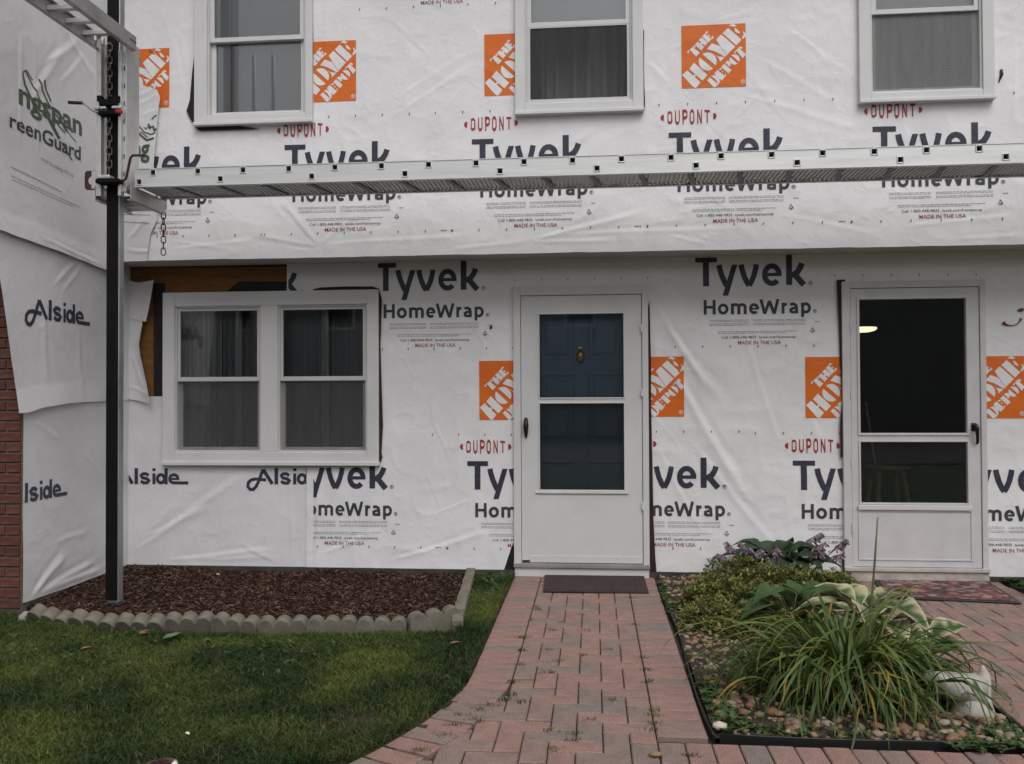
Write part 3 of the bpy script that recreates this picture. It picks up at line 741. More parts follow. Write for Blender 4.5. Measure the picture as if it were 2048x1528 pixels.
sW2 = Sheet('X', WX + .012, Wrinkle(73, .009, .0012, wcr([(100, 575, 160, 500, .02, .010), (115, 590, 175, 505, .016, .008), (80, 620, 90, 780, .03, .007), (150, 650, 160, 790, .03, .006), (175, 560, 200, 600, .016, .010)])))
sW2.build('side_wrap', YF - .006, .0, 1.1, 2.6,
          house, M['wrap2'], left=[(1.0, yw2(32, 830)), (zw(34, 826), yw2(32, 826)), (zw(0, 555), yw2(-3, 555)), (2.8, -1.66)], bot=[(-1.7, zw(30, 828)), (YF - .006, zw(34, 826)), (yw(75, 815), zw(75, 815)), (yw(130, 806), zw(130, 806)), (0, zw(230, 800))],
          curl=lambda S, T, A, B: .022 * np.clip(.12 - T, 0, 1) / .12 * (.5 + .5 * np.cos(S * 3)))
sW3 = Sheet('X', WX + .024, Wrinkle(79, .012, .0012, wcr([(55, 200, 120, 90, .03, .012), (80, 130, 150, 80, .025, .010), (110, 170, 160, 110, .02, .008), (60, 470, 190, 530, .012, .010), (30, 300, 34, 60, .014, .010), (60, 60, 66, 330, .02, .006), (100, 30, 190, 170, .03, .008), (30, 480, 110, 515, .012, .008)])))
sW3.build('side_wrap', -1.645, UY, 2.0, 5.15, house, M['wrap2'], bot=[(-1.645, zw(-20, 458)), (yw(40, 480), zw(40, 480)), (yw(110, 505), zw(110, 505)), (UY, zw(212, 545))],
          curl=lambda S, T, A, B: .016 * np.clip(.05 - T, 0, 1) / .05)
# bare sheathing, felt strips and dark gaps where the wrap is cut short of the frames
def patch(name, mat, Y, pts, th=.003):
    poly = [atY(Y, *p) for p in pts]; return MB().prism_y(poly, Y - th, Y).build(name, mat, house)
patch('felt_strip', M['felt'], -.0005, [(307, 566), (330, 566), (330, 792), (308, 792)])
patch('felt_strip', M['felt'], -.0005, [(478, 563), (574, 563), (574, 600), (455, 600), (455, 581)])
patch('felt_strip', M['felt'], -.0005, [(246, 527), (575, 527), (575, 533), (246, 536)])
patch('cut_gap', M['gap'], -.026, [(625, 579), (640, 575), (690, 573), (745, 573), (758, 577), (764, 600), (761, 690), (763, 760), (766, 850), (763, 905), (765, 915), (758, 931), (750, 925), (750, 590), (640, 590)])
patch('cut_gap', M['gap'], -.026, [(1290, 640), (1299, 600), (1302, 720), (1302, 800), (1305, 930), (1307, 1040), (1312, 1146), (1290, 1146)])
patch('cut_gap', M['felt'], .002, [(1036, 1070), (1026, 1086), (1004, 1150), (1036, 1150)], .001)
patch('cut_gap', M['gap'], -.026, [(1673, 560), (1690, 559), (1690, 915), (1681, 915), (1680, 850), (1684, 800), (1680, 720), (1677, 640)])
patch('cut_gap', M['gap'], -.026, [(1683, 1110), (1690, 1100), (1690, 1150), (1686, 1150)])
patch('cut_gap', M['felt'], UY - .020, [(389, 85), (391, 93), (384, 150), (380, 200), (373, 222), (381, 238), (392, 256), (400, 262), (520, 258), (400, 240), (396, 100)])
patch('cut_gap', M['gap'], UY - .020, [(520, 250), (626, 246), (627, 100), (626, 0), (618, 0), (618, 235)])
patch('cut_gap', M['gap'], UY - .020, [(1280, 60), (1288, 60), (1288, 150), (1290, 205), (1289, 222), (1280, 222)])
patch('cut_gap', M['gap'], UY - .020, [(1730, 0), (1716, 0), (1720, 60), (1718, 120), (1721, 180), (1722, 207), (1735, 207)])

# ------------------------------------------------------------------ print on the sheets
rl = -.0005
print_block(sB, 752.5, 527, 'thsmrk', clip=[(0, xb(757, 600), True)])
print_block(sB, 752.5, 527, 'k', clip=None) if False else None
print_block(sB, 399, 536, 't', clip=[(0, xb(578, 560), True), (1, zb(600, 584), True)])
print_block(sB, 935, 922, 'dthsmKko', clip=[(0, xb(1034, 900), False)])
print_block(sB, 573, 920, 'thsmrqk', clip=[(0, xb(628, 950), True)])
print_block(sC, 1390, 516, 'thsmrk')
print_block(sC, 1222, 917, 'dthsmrKko', clip=[(0, xb(1301, 900), True)])
print_block(sC, 1585, 921, 'dthsmKko')
print_block(sC, 1893, 923, 'thsmo', clip=[(0, xb(1973, 900), True)])
for k in range(6):
    x, z = atY(0, 1030 + k * 53, 560.5 - k * .8)
    put(sD, 'nail_marks', rect(-.003, .003, -.007, .007), M['char'], lambda a, b, x=x, z=z: (x + a, z - b))
for k in range(6):
    x, z = atY(0, 1668 + k * 56.5, 551 - k * .3)
    put(sC, 'nail_marks', rect(-.003, .003, -.007, .007), M['char'], lambda a, b, x=x, z=z: (x + a, z - b))
for (px, py) in ((570, 291), (944, 279.5), (1337, 266.5), (1744, 254.5)):
    print_block(sU, px, py, 'dthsmrkqKo')
print_block(sU, 202, 302, 'thsmrko', clip=[(0, xu(262, 300), True)])
for (px, py) in ((388 + 372, -160), (388 + 372 * 2 + 8, -176), (388 + 372 * 3 + 20, -190)):
    print_block(sU, px, py, 'smrk')
print_block(sU, 1744 + 415, 244, 'dtho')
fA = lambda X0, Z0, s=1.0: (lambda x, y: (X0 + (x - 92) * s / 1630, Z0 - (y - 100) * s / 1630))
put(sA, 'printed_script', ALS, M['navy'], fA(*atY(0, 497, 936)), clip=[(0, xb(634, 950), False)])
put(sA, 'printed_script', ALS, M['navy'], fA(*atY(0, 219, 936)), clip=[(0, WX + .012, True)])
def wing_fn(px, py, s, slope=0.0):
    y0, z0 = yw(px, py), zw(px, py)
    return lambda x, y: (y0 + (x - 92) * s / 1630, z0 - (y - 100) * s / 1630 + slope * (x - 92) / 1630)
put(sW2, 'printed_script', ALS, M['navy'], wing_fn(46, 592, 1.09))
put(sW1, 'printed_script', ALS, M['navy'], wing_fn(3, 973, 1.02), clip=[(0, YF + .006, True)])
def wing_text(sh, body, p0, p1, hpx, mat, off, top=False):
    """text from pixel p0 to p1 along its baseline, cap height given in pixels at the start"""
    y0, z0 = yw(*p0), zw(*p0); y1, z1 = yw(*p1), zw(*p1); h = z0 - zw(p0[0], p0[1] + hpx)
    t, a, b, c, d = font_tris(body, off)
    def fn(x, y): u = (x - a) / (b - a); return (y0 + (y1 - y0) * u, z0 + (z1 - z0) * u - (y + .0) * (h / .73) )
    put(sh, 'printed_word', t, mat, fn)
wing_text(sW3, 'ngspan', (28, 207), (154, 272), 46, M['green'], .022)
wing_text(sW3, 'reenGuard', (10, 254), (152, 321), 32, M['char'], .016)
wing_text(sW3, 'VW Building Wrap', (72, 322), (138, 355), 9, M['greyink'], .0)
def wing_dash(sh, p0, p1, h, seed):
    g = random.Random(seed); y0, z0 = yw(*p0), zw(*p0); y1, z1 = yw(*p1), zw(*p1)
    put(sh, 'small_print', dashes(0, 1000, 0, h, g, (12, 60)), M['greyink'], lambda x, y: (y0 + (y1 - y0) * x / 1000, z0 + (z1 - z0) * x / 1000 - y * .001))
wing_dash(sW3, (12, 334), (114, 384), 7, 1); wing_dash(sW3, (12, 352), (150, 414), 5, 2); wing_dash(sW3, (14, 359), (138, 414), 5, 3)
# winged-lion emblem, as free strokes, on the side wall and on the corner piece
LION = (stroke([(0, 10), (6, 34), (22, 60), (42, 74), (54, 70)], 5) + stroke([(8, 4), (26, 28), (44, 52), (60, 62)], 3) + stroke([(54, 70), (66, 84), (82, 104), (92, 116)], 8)
        + stroke([(40, 4), (48, 24), (60, 44), (78, 62), (96, 74), (112, 92)], 4) + stroke([(52, 0), (58, 20), (70, 40)], 4) + stroke([(84, 58), (104, 66), (120, 76), (128, 86)], 4)
        + stroke([(78, 72), (92, 88), (108, 96)], 3) + stroke([(0, 10), (10, 0), (24, 14)], 3) + stroke([(98, 120), (112, 136), (128, 152)], 3) + stroke([(90, 70), (118, 92), (138, 104)], 2))
y0_, z0_ = yw(36, 136), zw(36, 136)
put(sW3, 'printed_emblem', LION, M['green'], lambda x, y: (y0_ + x * .0042, z0_ - y * .0030))
x0_, z1_ = atY(UY - .016, 268, 250)
put(sK, 'printed_emblem', stroke([(0, 12), (8, 0), (22, 8), (38, 26), (60, 34), (74, 28)], 4) + stroke([(10, 14), (24, 34), (46, 52), (70, 46)], 6) + stroke([(26, 24), (50, 44)], 3) + stroke([(50, 0), (58, 14), (66, 8), (72, 22), (80, 16)], 5) + stroke([(36, 10), (44, 16), (52, 8)], 3) + stroke([(62, -14), (78, -28)], 4),
    M['green'], lambda x, y: (x0_ + x * .0024, z1_ - y * .0024), clip=[(0, xu(318, 280), False)])
xn0, zn0 = atY(UY - .016, 267, 315)
t_, a_, b_, c_, d_ = font_tris('ng', .03)
put(sK, 'printed_word', t_, M['green'], lambda x, y: (xn0 + (x - a_) * .15, zn0 - y * .19), clip=[(0, xu(312, 300), False)])
gk = random.Random(4)
for k, (pa, pb) in enumerate((((247, 429), (302, 431)), ((247, 444), (300, 447)))):
    xa, za = atY(UY - .016, *pa); xb_, zb_ = atY(UY - .016, *pb)
    put(sK, 'small_print', dashes(0, 1000, 0, 6, gk, (30, 130)), M['greyink'], lambda x, y: (xa + (xb_ - xa) * x / 1000, za + (zb_ - za) * x / 1000 - y * .001))
# ------------------------------------------------------------------ windows
def wavy(name, x0, x1, y, z0, z1, mat, amp, waves, label, cat, group=None, seed=1):
    n = int((x1 - x0) / .006) + 8; S, T = np.meshgrid(np.linspace(0, 1, n), np.linspace(0, 1, 14))
    X = x0 + (x1 - x0) * S; Z = z0 + (z1 - z0) * T
    ph = waves * 2 * math.pi * (S + .12 * vnoise(S * 5, T * 0, seed)) + .8 * (1 - T) * vnoise(S * 3, T * 2, seed + 1)
    Y = y + amp * np.sin(ph) * (.6 + .6 * vnoise(S * 6, T * 0 + 2, seed + 2))
    idx = np.arange(S.size).reshape(S.shape); q = np.stack([idx[:-1, :-1], idx[:-1, 1:], idx[1:, 1:], idx[1:, :-1]], -1).reshape(-1, 4)
    o = mesh_obj(name, np.stack([X, Y, Z], -1).reshape(-1, 3), q, mat, smooth=True)
    return tag(o, label, cat, group)
def sash(parent, x0, x1, z0, z1, y0, y1, w, mat, bot=None, top=None, pane=None, screen=None):
    s = ringbox(MB(), x0, x1, z0, z1, w, w, bot or w, top or w, y0, y1).build('sash', mat, parent, bevel=.002)
    yc = (y0 + y1) / 2
    gx0, gx1, gz0, gz1 = x0 + w - .004, x1 - w + .004, z0 + (bot or w) - .004, z1 - (top or w) + .004
    mesh_obj('pane', [(gx0, yc, gz0), (gx1, yc, gz0), (gx1, yc, gz1), (gx0, yc, gz1)], [(0, 1, 2, 3)], pane or M['glass'], parent)
    if screen:
        ys = y0 - .012
        mesh_obj('insect_screen', [(gx0 - .02, ys, gz0 - .02), (gx1 + .02, ys, gz0 - .02), (gx1 + .02, ys, gz1 + .01), (gx0 - .02, ys, gz1 + .01)], [(0, 1, 2, 3)], screen, parent)
# ground-floor double window
x0, x1, z0, z1 = LW
win = ringbox(MB(), x0, x1, z0, z1, .098, .092, .10, .112, -.048, .06)
mx0 = atY(-.045, 521, 760)[0]; mx1 = atY(-.045, 555, 760)[0]
win.box(mx0, mx1, -.046, .06, z0 + .10, z1 - .112)
win = win.build('window', M['vinyl'], house, bevel=.004)
win['label'] = 'wide double window with white casing and two hung sashes'
boxpart('sill', M['vinyl'], win, x0 - .004, x1 + .006, -.062, .0, z0 - .004, z0 + .026, bevel=.004)
for (a, b) in ((x0 + .098, mx0), (mx1, x1 - .092)):
    zm = (z0 + z1) / 2 - .012
    zt = z1 - .112; zb0 = z0 + .10
    ringbox(MB(), a, b, zb0, zt, .014, .014, .014, .014, -.034, .055).build('jamb_liner', M['sash'], win, bevel=.002)
    sash(win, a + .0145, b - .0145, zm - .012, zt - .0145, -.024, .004, .022, M['sash'], bot=.034)
    sash(win, a + .0145, b - .0145, zb0 + .0145, zm + .01, .006, .034, .030, M['sash'], bot=.022, top=.030, screen=M['screen'])
curt = 'curtains behind the wide ground-floor window'
wavy('curtain', x0 + .02, x0 + .40, .13, z0 - .2, 2.33, M['curtain'], .025, 7, 'pale sheer curtain gathered at the outer left of the wide window', 'curtain', curt, 3)
wavy('curtain', x0 + .40, mx0 + .12, .17, z0 - .2, 2.33, M['curtdark'], .022, 8, 'dark curtain behind the left sashes of the wide window', 'curtain', curt, 5)
wavy('curtain', mx1 - .02, x1 + .05, .18, z0 - .2, 2.33, M['curtdark'], .015, 9, 'dark curtain behind the right sashes of the wide window', 'curtain', curt, 8)
for (a, b, nm, sd) in ((x0 + .52, x0 + .58, 'narrow pale curtain strip hanging between the dark folds behind the left sashes', 2), (mx1 + .30, mx1 + .36, 'narrow pale curtain strip hanging behind the right sashes', 4)):
    wavy('curtain', a, b, .125, z0 - .2, 2.3, M['curtain'], .008, 1.5, nm, 'curtain', curt, sd)
# upper windows
specs = [(425, 598, 68, 80, 218, 'blind'), (1062, 1252, 36, 50, 192, 'dark'), (1755, 1952, 9, 24, 170, 'grey')]
for u, (ga, gb, r0, r1, gbz, kind) in zip(UWs, specs):
    ux0, ux1, uz0, uz1 = u; Yf = UY - .05
    lx = atY(Yf, ga, 100)[0]; rx = atY(Yf, gb, 100)[0]; gz = atY(Yf, (ga + gb) / 2, gbz)[1]; zr = atY(Yf, (ga + gb) / 2, (r0 + r1) / 2)[1]
    w = ringbox(MB(), ux0, ux1, uz0, uz1, lx - ux0 - .045, ux1 - rx - .045, gz - uz0 - .04, .10, UY - .052, UY + .06).build('window', M['vinyl'], house, bevel=.004)
    w['label'] = {'blind': 'white upper window with both sashes closed over a pale blind', 'dark': 'white upper window open at the bottom behind a dark insect screen', 'grey': 'white upper window with grey screen over its lower half'}[kind]
    boxpart('sill', M['vinyl'], w, ux0 - .003, ux1 + .003, UY - .066, UY, uz0 - .004, uz0 + .022, bevel=.004)
    a, b, zb0, zt = lx - .045, rx + .045, gz - .04, uz1 - .10
    ringbox(MB(), a, b, zb0, zt, .014, .014, .014, .014, UY - .036, UY + .055).build('jamb_liner', M['sash'], w, bevel=.002)
    sash(w, a + .0145, b - .0145, zr - .018, zt - .0145, UY - .026, UY + .002, .032, M['vinyl'], bot=.034)
    if kind == 'dark':      # lower sash slid up behind the upper one; only the screen fills the opening
        sash(w, a + .0145, b - .0145, zr - .010, zt - .016, UY + .004, UY + .030, .032, M['sash'], bot=.03)
        mesh_obj('insect_screen', [(a + .03, UY - .02, zb0 + .02), (b - .03, UY - .02, zb0 + .02), (b - .03, UY - .02, zr), (a + .03, UY - .02, zr)], [(0, 1, 2, 3)], M['screen'], w)
        ringbox(MB(), a + .015, b - .015, zb0 + .015, zr - .019, .022, .022, .018, .008, UY - .026, UY - .016).build('screen_frame', M['sash'], w)
    else:
        sash(w, a + .0145, b - .0145, zb0 + .0145, zr + .016, UY + .004, UY + .032, .034, M['vinyl'], bot=.026, top=.03, screen=M['screen_grey'] if kind == 'grey' else None)
    zsh = {'blind': zb0 + .03, 'dark': zr + .02, 'grey': zr + .0}[kind]
    sh = boxpart('window_shade', M['shade'], None, a + .016, b - .016, UY + .036, UY + .040, zsh, uz1 - .116, bevel=0)
    tag(sh, {'blind': 'pale blind drawn down inside the upper window beside the scaffold pole', 'dark': 'white shade behind the upper sash of the window above the blue door', 'grey': 'white shade inside the upper window farthest from the scaffold pole'}[kind], 'window shade', 'shades inside the upper windows')
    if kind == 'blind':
        boxpart('mullion_reflection', M['curtdark'], sh, a + .15, a + .21, UY + .0335, UY + .0355, zb0 + .04, uz1 - .13, bevel=0)  # dark strip added to imitate a mullion's reflection in the glass
        cu = wavy('curtain', a, b, UY + .16, zb0 - .1, uz1, simple('grey_curtain', (.30, .31, .33), .8, var=.1), .01, 2, 'plain grey curtain behind the blind of the upper window beside the pole', 'curtain', seed=6)
    if kind == 'grey':
        vb = MB(); zz = zb0 + .01
        while zz < zr + .02: vb.add([(a + .02, UY + .058, zz), (b - .02, UY + .058, zz), (b - .02, UY + .068, zz + .021), (a + .02, UY + .068, zz + .021)], [(0, 1, 2, 3)]); zz += .020
        tag(vb.build('slatted_blind', simple('blind_slat', (.50, .50, .50), .6, var=.05), None, kind='stuff'), 'fine horizontal slatted blind behind the grey screen of the upper window', 'blind')
    if kind == 'dark':
        wavy('curtain', a + .1, b - .05, UY + .30, zb0 - .1, uz1, M['curtdark'], .03, 6, 'dark curtain inside the open upper window', 'curtain', seed=12)

# ------------------------------------------------------------------ doors
def door_frame(Fr, Lf, mat, name='door_frame'):
    o = MB()
    o.box(Fr[0], Lf[0] - .004, -.045, .09, .075, Fr[3]); o.box(Lf[1] + .004, Fr[1], -.045, .09, .075, Fr[3]); o.box(Lf[0] - .004, Lf[1] + .004, -.045, .09, Lf[3] + .004, Fr[3])
    return o.build(name, mat, house, bevel=.004)
fr1 = door_frame(D1F, D1L, M['vinyl'])
M['oldpaint'] = simple('worn_white_paint', (.60, .585, .59), .55, var=.07, vs=7)
fr2 = door_frame(D2F, D2L, M['oldpaint'])
boxpart('threshold', simple('grey_threshold', (.28, .26, .25), .6, var=.25), fr1, D1F[0] - .002, D1F[1] + .002, -.065, .10, D1L[2] - .034, D1L[2] - .004, bevel=.003)
boxpart('step', M['vinyl'], fr1, D1F[0] + .004, D1F[1] - .004, -.048, .02, -.01, D1L[2] - .034, bevel=.004)
stepdirt = simple('stained_step', (.46, .41, .38), .75, var=.35, vs=9)
boxpart('threshold', M['dirty'], fr2, D2F[0] - .002, D2F[1] + .002, -.065, .10, D2L[2] - .03, D2L[2] - .004, bevel=.003)
boxpart('step', stepdirt, fr2, D2F[0], D2F[1], -.05, .02, -.01, D2L[2] - .03, bevel=.004)
# storm door in front of the blue door
def leaf(L, y0, y1, gu, gl, mat, lab):
    """door leaf with two glazed openings given as (x0, x1, z0, z1)"""
    xs0, xs1 = gu[0], gu[1]
    mb = MB(); mb.box(L[0], xs0, y0, y1, L[2], L[3]); mb.box(xs1, L[1], y0, y1, L[2], L[3])
    mb.box(xs0, xs1, y0, y1, gu[3], L[3]); mb.box(xs0, xs1, y0, y1, gl[3], gu[2]); mb.box(xs0, xs1, y0, y1, L[2], gl[2])
    cnt = {}; V = [tuple(round(c, 5) for c in p) for p in mb.v]
    d = mb.build('storm_door', mat, house); d['label'] = lab; return d
gu = R2(-.03, 1079, 628, 1247, 795); gl = R2(-.03, 1079, 807, 1248, 980)
gl = (gu[0], gu[1], gl[2], gl[3])
sd1 = leaf(D1L, -.034, .004, gu, gl, M['vinyl'], 'white storm door with blue door showing through its glass')
def bead(parent, g, mat, w=.014, y0=-.041, y1=-.0345):
    ringbox(MB(), g[0] - w, g[1] + w, g[2] - w, g[3] + w, w, w, w, w, y0, y1).build('glass_bead', mat, parent, bevel=.003)
bead(sd1, gu, M['vinyl'], .010); bead(sd1, (gl[0], gl[1], gl[2], gl[3]), M['vinyl'], .010)
boxpart('ledge', M['vinyl'], sd1, gl[0] - .03, gl[1] + .03, -.048, -.0345, gl[2] - .026, gl[2] - .0105, bevel=.003)
for g, m in ((gu, M['glass']), (gl, M['glass'])):
    mesh_obj('pane', [(g[0] - .003, -.014, g[2] - .003), (g[1] + .003, -.014, g[2] - .003), (g[1] + .003, -.014, g[3] + .003), (g[0] - .003, -.014, g[3] + .003)], [(0, 1, 2, 3)], m, sd1)
mesh_obj('insect_screen', [(gl[0] - .003, -.006, gl[2] - .003), (gl[1] + .003, -.006, gl[2] - .003), (gl[1] + .003, -.006, gl[3] + .003), (gl[0] - .003, -.006, gl[3] + .003)], [(0, 1, 2, 3)], M['screen_thin'], sd1)
boxpart('door_sweep', M['vinyl'], sd1, D1L[0] + .06, D1L[1] - .003, -.038, -.0345, D1L[2] + .002, D1L[2] + .055, bevel=.002)
boxpart('closer_foot', M['bronze'], sd1, D1L[0] + .004, D1L[0] + .125, -.037, -.0345, D1L[2] + .003, D1L[2] + .018, bevel=.001)
for k, t in enumerate((.2, .62, .86)):
    zz = D1L[2] + t * (D1L[3] - D1L[2]); boxpart('hinge', M['vinyl'], sd1, D1L[1] - .008, D1L[1] + .008, -.052, -.0455, zz, zz + .06, bevel=.002)
for t in (.11, .34, .79):
    px_ = D1L[0] + t * (D1L[1] - D1L[0]); MB().tube([(px_, -.040, D1L[2] + .035), (px_, -.0375, D1L[2] + .035)], .005, 8).build('screw', M['dirty'], sd1)
def lever(parent, x, zt, zb, y, lean=0):
    h = MB()
    n = 12; prof = []
    for k in range(n + 1):
        t = k / n; w = .016 * math.sin(math.pi * (.12 + .80 * t)) * (1.15 - .35 * t) + .004
        prof.append((t, w))
    pts = [(x + lean * t, y - .012 - .022 * math.sin(math.pi * min(1, t * 1.15)), zt + (zb - zt) * t) for t, w in prof]
    h.tube(pts, [w for t, w in prof], 10)
    return h.build('handle', M['bronze'], parent, smooth=True)
hx, hz = atY(-.05, 1052, 836); hz2 = atY(-.05, 1052, 875)[1]
lever(sd1, hx, hz, hz2, -.034)
MB().lathe((0, 0, 0), [(.001, 0), (.012, 0), (.012, .004)], 12).build('screw', M['bronze'], sd1) if False else None
# blue door behind
bd = boxpart('front_door', M['bluedoor'], house, D1L[0] + .01, D1L[1] - .01, .085, .125, .07, D1L[3] - .002, bevel=0)
bd['label'] = 'blue panelled front door behind the storm door glass'
cx = (D1L[0] + D1L[1]) / 2
def raised(parent, x0, x1, z0, z1, y, mat):
    V = []; 
    for (o, yy) in ((0, y), (.012, y + .007), (.03, y + .007), (.055, y - .003)):
        V += [(x0 + o, yy, z0 + o), (x1 - o, yy, z0 + o), (x1 - o, yy, z1 - o), (x0 + o, yy, z1 - o)]
    Fc = []
    for k in range(3):
        for i in range(4): Fc.append((k * 4 + i, k * 4 + (i + 1) % 4, k * 4 + 4 + (i + 1) % 4, k * 4 + 4 + i))
    Fc.append((12, 13, 14, 15)); return mesh_obj('door_panel', V, Fc, mat, parent)
zl = lambda py: atY(.08, 1160, py)[1]
# stiles and rails stand proud of the panels
rail = MB(); X0, X1 = D1L[0] + .012, D1L[1] - .012; cols = [(X0 + .13, cx - .055), (cx + .055, X1 - .13)]
rows = [(zl(970), zl(915)), (zl(905), zl(862)), (zl(845), zl(712)), (zl(690), zl(640))]
rows = [(.20, .85), (1.0, 1.52), (1.64, 1.98)]
rail.box(X0, X0 + .13, .072, .0845, .08, D1L[3] - .004); rail.box(X1 - .13, X1, .072, .0845, .08, D1L[3] - .004); rail.box(cx - .055, cx + .055, .0725, .0845, .08, D1L[3] - .004)
for (a, b) in cols:
    zs_ = [.08, .20, .85, 1.0, 1.52, 1.64, 1.98, D1L[3] - .004]
    for k in range(0, 8, 2): rail.box(a, b, .073, .0845, zs_[k], zs_[k + 1])
    for (c, d) in rows: raised(bd, a, b, c, d, .077, M['bluedoor'])
rail.build('stiles', M['bluedoor'], bd, bevel=.003)
kx, kz = atY(.07, 1161, 706)
kn = MB(); kn.lathe((0, 0, 0), [(.001, 0), (.03, 0), (.034, .004), (.028, .010), (.012, .014), (.001, .015)], 18)
kn.v = [(kx + v[0], .071 - v[2], kz - .03 + v[1] * 1.5) for v in kn.v]
kn.add([(kx + .022 * math.cos(a) * (1 - abs(t)), .06 - .01 * (1 - t * t), kz + .035 + .022 * t * 1.2) for t in (-1, -.5, 0, .5, 1) for a in (0, math.pi)], [(0, 1, 3, 2), (2, 3, 5, 4), (4, 5, 7, 6), (6, 7, 9, 8)])
kn.tube([(kx + .022 * math.cos(R(a)), .052, kz - .030 + .032 * math.sin(R(a))) for a in range(150, 391, 20)], .0055, 8)
kn.build('door_knocker', M['brass'], bd, smooth=True)['label'] = 'brass door knocker'

# second storm door, open on a dark room
gu2 = R2(-.03, 1719, 598, 1932, 866); gl2 = R2(-.03, 1721, 884, 1934, 1006); gl2 = (gu2[0], gu2[1], gl2[2], gl2[3])
sd2 = leaf(D2L, -.034, .004, gu2, gl2, M['oldpaint'], 'older white storm door with dark glass, its closed panel below')
bead(sd2, gu2, M['oldpaint'], .018, -.043); bead(sd2, gl2, M['oldpaint'], .014, -.042)
for g in (gu2, gl2):
    mesh_obj('pane', [(g[0] - .003, -.014, g[2] - .003), (g[1] + .003, -.014, g[2] - .003), (g[1] + .003, -.014, g[3] + .003), (g[0] - .003, -.014, g[3] + .003)], [(0, 1, 2, 3)], M['glass'], sd2)
boxpart('ledge', M['vinyl'], sd2, gl2[0] - .025, gl2[1] + .025, -.052, -.0425, gl2[2] - .052, gl2[2] - .0145, bevel=.006)
kp = R2(-.034, 1720, 1024, 1942, 1118)
ringbox(MB(), kp[0] - .012, kp[1] + .012, kp[2] - .012, kp[3] + .008, .012, .012, .012, .008, -.040, -.0345).build('kick_panel', M['oldpaint'], sd2, bevel=.002)
hx, hz = atY(-.05, 1950, 847); hz2 = atY(-.05, 1953, 888)[1]
hb = MB(); hb.tube([(hx - .004, -.036, hz - .01), (hx - .004, -.075, hz - .012), (hx, -.082, hz - .03), (hx + .006, -.076, hz - .09), (hx + .012, -.062, hz2 + .012), (hx + .006, -.055, hz2)], [.014, .015, .016, .012, .010, .008], 10)
hb.box(hx - .02, hx + .010, -.042, -.0345, hz - .055, hz + .004); hb.build('handle', M['bronze'], sd2, smooth=False, bevel=.002)
for t in (.12, .35, .6, .85):
    zz = D2L[2] + t * (D2L[3] - D2L[2]); boxpart('hinge', M['oldpaint'], sd2, D2L[0] - .010, D2L[0] + .004, -.052, -.0455, zz, zz + .07, bevel=.002)
# things inside the dark room
lx, lz = atY(2.6, 1722, 658)
lamp = empty('ceiling_lamp', (lx, 2.6, lz), 'lit round ceiling lamp inside the dark room behind the older storm door', 'lamp')
lm, n_, l_, p_ = mat_new('lamp_glow'); p_.inputs['Emission Color'].default_value = (1, .80, .50, 1); p_.inputs['Emission Strength'].default_value = 1.7; p_.inputs['Base Color'].default_value = (.8, .7, .5, 1)
MB().lathe((lx, 2.6, lz), [(.02, -.035), (.08, -.032), (.13, -.02), (.155, .0), (.15, .012)], 28).build('lamp_shade', lm, lamp, smooth=True)
MB().lathe((lx, 2.6, lz), [(.16, .0125), (.16, .024), (.06, .03), (.02, .04), (.02, 2.394 - lz)], 24).build('lamp_base', M['brass'], lamp)
sx, sz = atY(.75, 1775, 940); ssz = atY(.75, 1770, 930)[1]
stool = empty('bar_stool', (sx, .75, .06), 'tall wooden stool standing inside the dark doorway', 'stool')
MB().lathe((sx, .75, ssz - .03), [(.16, 0), (.175, .008), (.175, .024), (.15, .032), (.01, .03)], 28).build('seat', M['stool'], stool, bevel=0)
for sgx in (-1, 1):
    for sgy in (-1, 1):
        MB().tube([(sx + sgx * .09, .75 + sgy * .09, ssz - .025), (sx + sgx * .17, .75 + sgy * .17, .057)], [.017, .019], 10).build('leg', M['stool'], stool, smooth=True)
for zz, k in ((.28, .145), (.28, .145)):
    pass
for (a, b) in (((-1, -1), (1, -1)), ((-1, 1), (1, 1)), ((-1, -1), (-1, 1)), ((1, -1), (1, 1))):
    zz = .30 if a[1] == b[1] else .40; k = .09 + .08 * (ssz - zz) / (ssz - .057)
    MB().tube([(sx + a[0] * k, .75 + a[1] * k, zz), (sx + b[0] * k, .75 + b[1] * k, zz)], .010, 8).build('rung', M['stool'], stool, smooth=True)
bx, bz = atY(1.0, 1747, 885); bx2, bz2 = atY(1.0, 1762, 990)
MBr = MB().tube([(bx - .06, 1.0, bz + .35), (bx2 + .05, 1.0, .058)], .011, 8).build('broom_handle', M['stool'], None, smooth=True)
tag(MBr, 'pale straight pole leaning behind the stool in the dark doorway', 'pole')

# ------------------------------------------------------------------ small things caught on the wrap
def leaflet(name, Y, px, py, s, ang, mat, label, cat):
    x, z = atY(Y, px, py); V = []; 
    for (u, v, o) in ((-1, 0, 0), (-.3, .5, .3), (.5, .45, .5), (1, 0, .1), (.5, -.45, .6), (-.3, -.5, .35), (.1, 0, .9)):
        a = u * math.cos(ang) - v * math.sin(ang); b = u * math.sin(ang) + v * math.cos(ang); V.append((x + a * s, Y - .002 - o * s * .5, z + b * s))
    o = mesh_obj(name, V, [(0, 1, 6), (1, 2, 6), (2, 3, 6), (3, 4, 6), (4, 5, 6), (5, 0, 6)], mat, smooth=True)
    return tag(o, label, cat)
leaflet('red_leaf', -.012, 982, 655, .022, 1.2, M['redleaf'], 'small dark red leaf stuck on the wrap right of the second printed word', 'leaf')
leaflet('red_leaf', -.012, 2041, 620, .026, .2, M['redleaf'], 'dark red leaf lying flat on the wrap above the curled twig', 'leaf')
